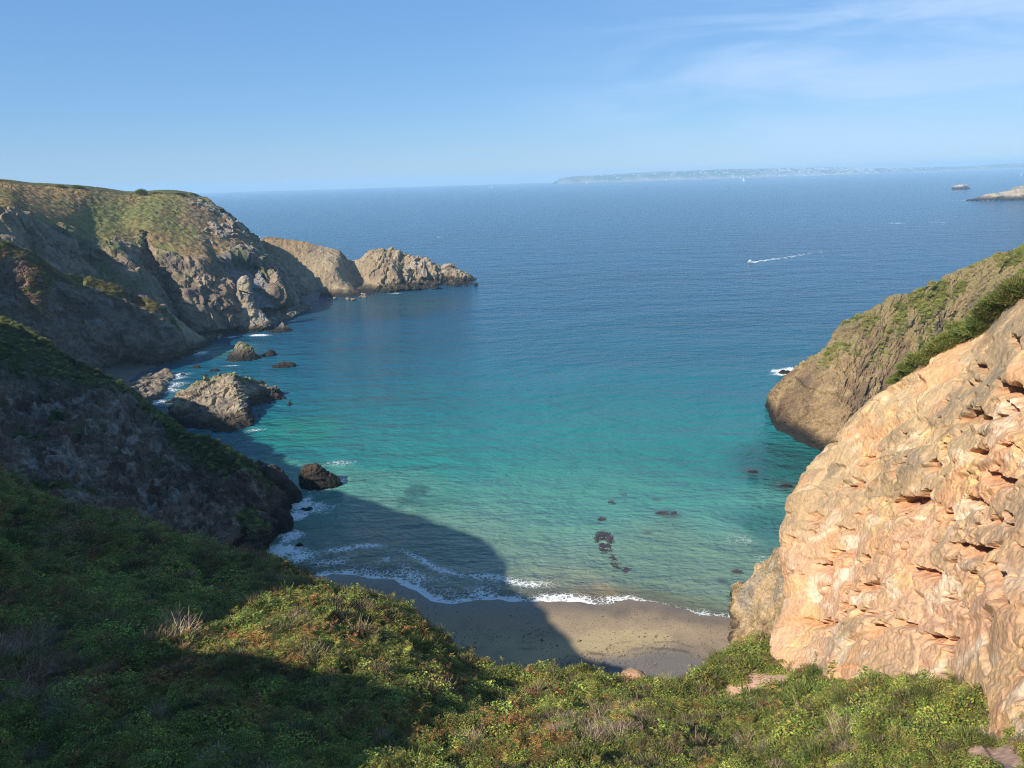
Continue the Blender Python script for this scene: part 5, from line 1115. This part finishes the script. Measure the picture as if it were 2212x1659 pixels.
# ================================================================== KELP, BOATS, ISLAND
def kelp():
    V = []; C_ = []; r = np.random.default_rng(5)
    def blob(px, py, rx, ry, n, ang=0):
        q = atz(px, py)
        for _ in range(n):
            a = r.uniform(0, 6.28); k = math.sqrt(r.random()); x, y = math.cos(a) * k * rx, math.sin(a) * k * ry
            x, y = x * math.cos(ang) - y * math.sin(ang), x * math.sin(ang) + y * math.cos(ang)
            if noise(np.array([[q[0] + x, q[1] + y, 0]]), 1.5, 99)[0] < -.15: continue
            p = np.array((q[0] + x, q[1] + y, .035)); t = r.uniform(0, 6.28); l = r.uniform(.25, .7); w = r.uniform(.05, .12)
            d = np.array((math.cos(t), math.sin(t), 0)); s = np.array((-math.sin(t), math.cos(t), 0)); h = np.array((0, 0, r.uniform(.0, .10)))
            V.append([p - d * l + s * w, p - d * l - s * w, p + d * l - s * w + h, p + d * l + s * w + h]); C_.append(np.array(((.05, .03, .022), (.075, .045, .03), (.035, .024, .02))[r.integers(3)]) * r.uniform(.7, 1.3))
    blob(1305, 1165, 2.2, 3.8, 330); blob(1308, 1185, 1.2, 2.5, 120); blob(1345, 1228, 3.2, .9, 130, -.9); blob(1325, 1205, 1.6, .8, 40, -.9)
    blob(1440, 1108, 2.6, 1.0, 90); blob(1322, 1086, 1.2, .8, 30); blob(1300, 1122, .9, .9, 30); blob(1592, 1235, .9, .7, 25); blob(1345, 1068, 1.2, .6, 25)
    V = np.array(V).reshape(-1, 3); me = mesh_from('kelp', V, np.arange(len(V)).reshape(-1, 4)); set_col(me, np.repeat(np.array(C_), 4, 0))
    m, t = new_mat('wet_kelp'); at = N(t, 'ShaderNodeAttribute', attribute_name='Col'); b = N(t, 'ShaderNodeBsdfPrincipled', inp={'Roughness': .25}); L(t, at.outputs['Color'], b.inputs['Base Color']); o_ = N(t, 'ShaderNodeOutputMaterial'); L(t, b.outputs[0], o_.inputs['Surface'])
    me.materials.append(m); o = bpy.data.objects.new('kelp', me); COL.objects.link(o); tag(o, 'dark brown kelp floating at the surface in the turquoise bay', kind='stuff')
kelp()

def poly_obj(name, V, Fs, mat, parent=None):
    me = bpy.data.meshes.new(name); me.from_pydata([tuple(v) for v in V], [], Fs); me.update(); me.materials.append(mat)
    o = bpy.data.objects.new(name, me); COL.objects.link(o)
    if parent: o.parent = parent
    return o
def hull_obj(L_, W_, H_, parent, mat):
    st = [(-.5, .38, .9), (-.25, .5, .95), (0, .5, 1.0), (.25, .38, 1.08), (.5, .02, 1.25)]; V = []; Fs = []
    for x, w, h in st: V += [(x * L_, -w * W_, h * H_), (x * L_, -w * W_ * .7, 0.1), (x * L_, 0, -.35 * H_), (x * L_, w * W_ * .7, .1), (x * L_, w * W_, h * H_)]
    for i in range(4):
        for k in range(4): a = i * 5 + k; Fs.append((a, a + 1, a + 6, a + 5))
        Fs.append((i * 5 + 4, i * 5, i * 5 + 5, i * 5 + 9))
    Fs.append((0, 1, 2, 3, 4)); return poly_obj('hull', V, Fs, mat, parent)
def sailboat(px, py, k, rz, label):
    p = atz(px, py); e = bpy.data.objects.new('sailboat', None); e.location = (p[0], p[1], 0); e.rotation_euler = (0, 0, rz); COL.objects.link(e); tag(e, label, 'sailboat', 'sailing boats off the distant island')
    hull_obj(11 * k, 3.4 * k, 1.2 * k, e, M_white)
    poly_obj('mast', [(-.1, -.1, 1), (.1, -.1, 1), (.1, .1, 1), (-.1, .1, 1), (-.06, -.06, 16 * k), (.06, -.06, 16 * k), (.06, .06, 16 * k), (-.06, .06, 16 * k)], [(0, 1, 5, 4), (1, 2, 6, 5), (2, 3, 7, 6), (3, 0, 4, 7), (4, 5, 6, 7)], M_grey, e)
    poly_obj('mainsail', [(-.2, .05, 2.2 * k), (-4.8 * k, .5 * k, 2.4 * k), (-.2, .05, 15.5 * k), (-2.6 * k, .55 * k, 7 * k)], [(0, 1, 3), (0, 3, 2)], M_white, e)
    poly_obj('jib', [(.3, .05, 13 * k), (5.2 * k, .05, 1.6 * k), (.3, .6 * k, 2 * k), (1.8 * k, .5 * k, 5.5 * k)], [(0, 3, 2), (3, 1, 2)], M_white, e)
for px, py, k, rz, lb in ((1268, 397, 3.0, .4, 'white sailboat below the left end of the distant island'), (1466, 391, 2.6, 1.0, 'white sailboat close under the middle of the distant island'), (1606, 391, 2.4, -.5, 'white sailboat, the nearer of two off the town'), (1600, 386, 2.6, .2, 'white sailboat, the farther of two off the town'), (1953, 372, 2.2, .9, 'white sailboat right of the town on the distant island'), (1997, 374, 1.8, 2.0, 'low white boat off the long flat shore'), (2206, 379, 1.6, .3, 'white sailboat at the right edge of the frame'), (1268 - 205, 406, 1.6, .3, 'tiny white sailboat on the open horizon left of the island')):
    sailboat(px, py, k, rz, lb)
def motorboat():
    p = atz(1620, 567); q = atz(1800, 543); d = q - p; rz = math.atan2(-d[1], -d[0]); e = bpy.data.objects.new('motorboat', None); e.location = (p[0], p[1], .2); e.rotation_euler = (0, 0, rz); COL.objects.link(e); tag(e, 'small white motorboat at the head of a long white wake', 'motorboat')
    hull_obj(7, 2.4, 1.0, e, M_white)
    poly_obj('cabin', [(-1, -.8, .9), (1.2, -.8, 1.0), (1.2, .8, 1.0), (-1, .8, .9), (-.9, -.7, 2.2), (.5, -.7, 2.2), (.5, .7, 2.2), (-.9, .7, 2.2)], [(0, 1, 5, 4), (1, 2, 6, 5), (2, 3, 7, 6), (3, 0, 4, 7), (4, 5, 6, 7)], M_white, e)
    poly_obj('windscreen', [(1.22, -.7, 1.1), (1.22, .7, 1.1), (.55, .62, 2.05), (.55, -.62, 2.05)], [(0, 1, 2, 3)], M_grey, e)
    # wake: a ragged ribbon of foam flecks on the water
    V = []; r = np.random.default_rng(3); Ln = np.linalg.norm(d[:2]); ux = d[:2] / Ln; uy = np.array((-ux[1], ux[0]))
    for k in range(190):
        t = r.random() ** 1.7; s = r.normal() * (0.7 + 2.2 * t ** .5); c = p[:2] + ux * t * Ln + uy * (s + 9 * t * t); l = r.uniform(.5, 2.6) * (1.2 - .6 * t); w = r.uniform(.15, .5) * (1.25 - t)
        V.append([(*(c - ux * l - uy * w), .03), (*(c + ux * l - uy * w), .03), (*(c + ux * l * .8 + uy * w), .05), (*(c - ux * l * .8 + uy * w), .05)])
    V = np.array(V).reshape(-1, 3); me = mesh_from('wake_foam', V, np.arange(len(V)).reshape(-1, 4)); me.materials.append(M_white); o = bpy.data.objects.new('wake_foam', me); COL.objects.link(o); o['kind'] = 'stuff'
motorboat()

def island():
    topl = [(1203, 395, 12200), (1212, 389, 12250), (1222, 385, 12350), (1245, 382.5, 12500), (1270, 381, 12600), (1328, 378, 12700), (1400, 373.6, 12800), (1486, 370, 12900), (1572, 367, 13000), (1681, 364.5, 13300), (1760, 363, 13500), (1825, 362, 13600), (1888, 363.5, 13900), (1950, 363.5, 14500), (2030, 361, 15000), (2110, 359, 15200), (2160, 356.5, 15400), (2212, 353.5, 15500), (2350, 350, 15600)]
    cols = []
    for i, (px, py, Y) in enumerate(topl):
        t = atY(px, py, Y); wz = atY(px, py, Y - 500); b = np.array((wz[0], Y - 520 + 60 * math.sin(i * 2.1), -3.0)); m = b * .55 + t * .45; m[2] = t[2] * .72
        cols.append([('w', *b), ('w', *m), ('w', *t), ('w', t[0], t[1] + 900, t[2] * .95), ('w', t[0], t[1] + 1500, -3)])
    P, U_, V_ = loft(cols, 520, 60); n = normals(P); P[..., 2] += np.clip(V_, 0, 1) * (9 * fbm(P, 240., 3, 71) + 7 * noise(P, 45., 75))
    c = lerp(np.array((.06, .08, .035)), np.array((.22, .20, .12)), sstep(-.1, .5, fbm(P, 300., 3, 72)))
    c = lerp(c, np.array((.30, .26, .2)), (1 - sstep(.2, .6, V_ + .3 * noise(P, 150., 73))) * .7)
    o = grid_mesh('island', P, c, M_far); o['kind'] = 'structure'; o['label'] = 'long hazy island on the horizon'
    V = []; Fs = []; r = np.random.default_rng(9); Pn = P
    fr = [(1675, 1890, 260), (1486, 1675, 55), (1320, 1486, 22), (1890, 2212, 90), (1215, 1320, 7)]; sxp, syp = screen(P)
    ok = np.where((V_ > .05) & (V_ < 1.9)); sx_ = sxp[ok]
    for a, b, k in fr:
        m = np.where((sx_ > a) & (sx_ < b))[0]
        for _ in range(k):
            q = r.choice(m); p = P[ok[0][q], ok[1][q]] + np.array((r.uniform(-40, 40), r.uniform(-15, 15), 0)); w, dp, h = r.uniform(6, 18), r.uniform(8, 14), r.uniform(5, 9)
            k0 = len(V); x, y, z = p
            V += [(x - w, y - dp, z - 8), (x + w, y - dp, z - 8), (x + w, y + dp, z - 8), (x - w, y + dp, z - 8), (x - w, y - dp, z + h), (x + w, y - dp, z + h), (x + w, y + dp, z + h), (x - w, y + dp, z + h), (x - w, y, z + h * 1.5), (x + w, y, z + h * 1.5)]
            Fs += [(k0, k0 + 1, k0 + 5, k0 + 4), (k0 + 1, k0 + 2, k0 + 6, k0 + 5), (k0 + 2, k0 + 3, k0 + 7, k0 + 6), (k0 + 3, k0, k0 + 4, k0 + 7), (k0 + 4, k0 + 5, k0 + 9, k0 + 8), (k0 + 7, k0 + 8, k0 + 9, k0 + 6)]
    o = poly_obj('town', V, Fs, plain_mat('pale_render', (.5, .5, .49), .8)); tag(o, 'white houses of a distant town along the island shore', kind='stuff')
island()

# whitecap streaks on the far water
def caps():
    V = []; r = np.random.default_rng(12)
    for px, py, w in ((1925, 482, 10), (1942, 482, 14), (2022, 480, 12), (2060, 413, 24), (560, 512, 22), (2085, 433, 24), (2130, 434, 24), (950, 512, 8)):
        p = atz(px, py); k = p[1] / F
        for _ in range(int(w * .8)):
            c = p + np.array((r.normal() * w * k * .5, r.normal() * 6 * p[1] / 800, 0)); l = r.uniform(.4, 2.2) * p[1] / 900; ww = r.uniform(.2, .5) * p[1] / 900
            V.append([(c[0] - l, c[1] - ww, .06), (c[0] + l, c[1] - ww, .06), (c[0] + l * .6, c[1] + ww, .12), (c[0] - l * .6, c[1] + ww, .12)])
    V = np.array(V).reshape(-1, 3); me = mesh_from('whitecaps', V, np.arange(len(V)).reshape(-1, 4)); me.materials.append(M_white); o = bpy.data.objects.new('whitecaps', me); COL.objects.link(o); o['kind'] = 'stuff'
caps()

# ================================================================== HAZE
def haze():
    zt = float(max(AP2[..., 2].max(), HP[..., 2].max(), OP2[..., 2].max(), 160)) + 12
    import bmesh
    bm = bmesh.new(); bmesh.ops.create_cube(bm, size=1.0); me = bpy.data.meshes.new('haze'); bm.to_mesh(me); bm.free()
    m, t = new_mat('haze'); v = N(t, 'ShaderNodeVolumePrincipled'); v.inputs['Density'].default_value = 0.000095; v.inputs['Color'].default_value = (0.49, 0.77, 1.0, 1); v.inputs['Anisotropy'].default_value = 0.0
    o_ = N(t, 'ShaderNodeOutputMaterial'); L(t, v.outputs[0], o_.inputs['Volume']); me.materials.append(m)
    o = bpy.data.objects.new('haze', me); o.scale = (40000, 26000, zt + 12); o.location = (0, 7500, (zt - 12) / 2); COL.objects.link(o); o['kind'] = 'stuff'
haze()
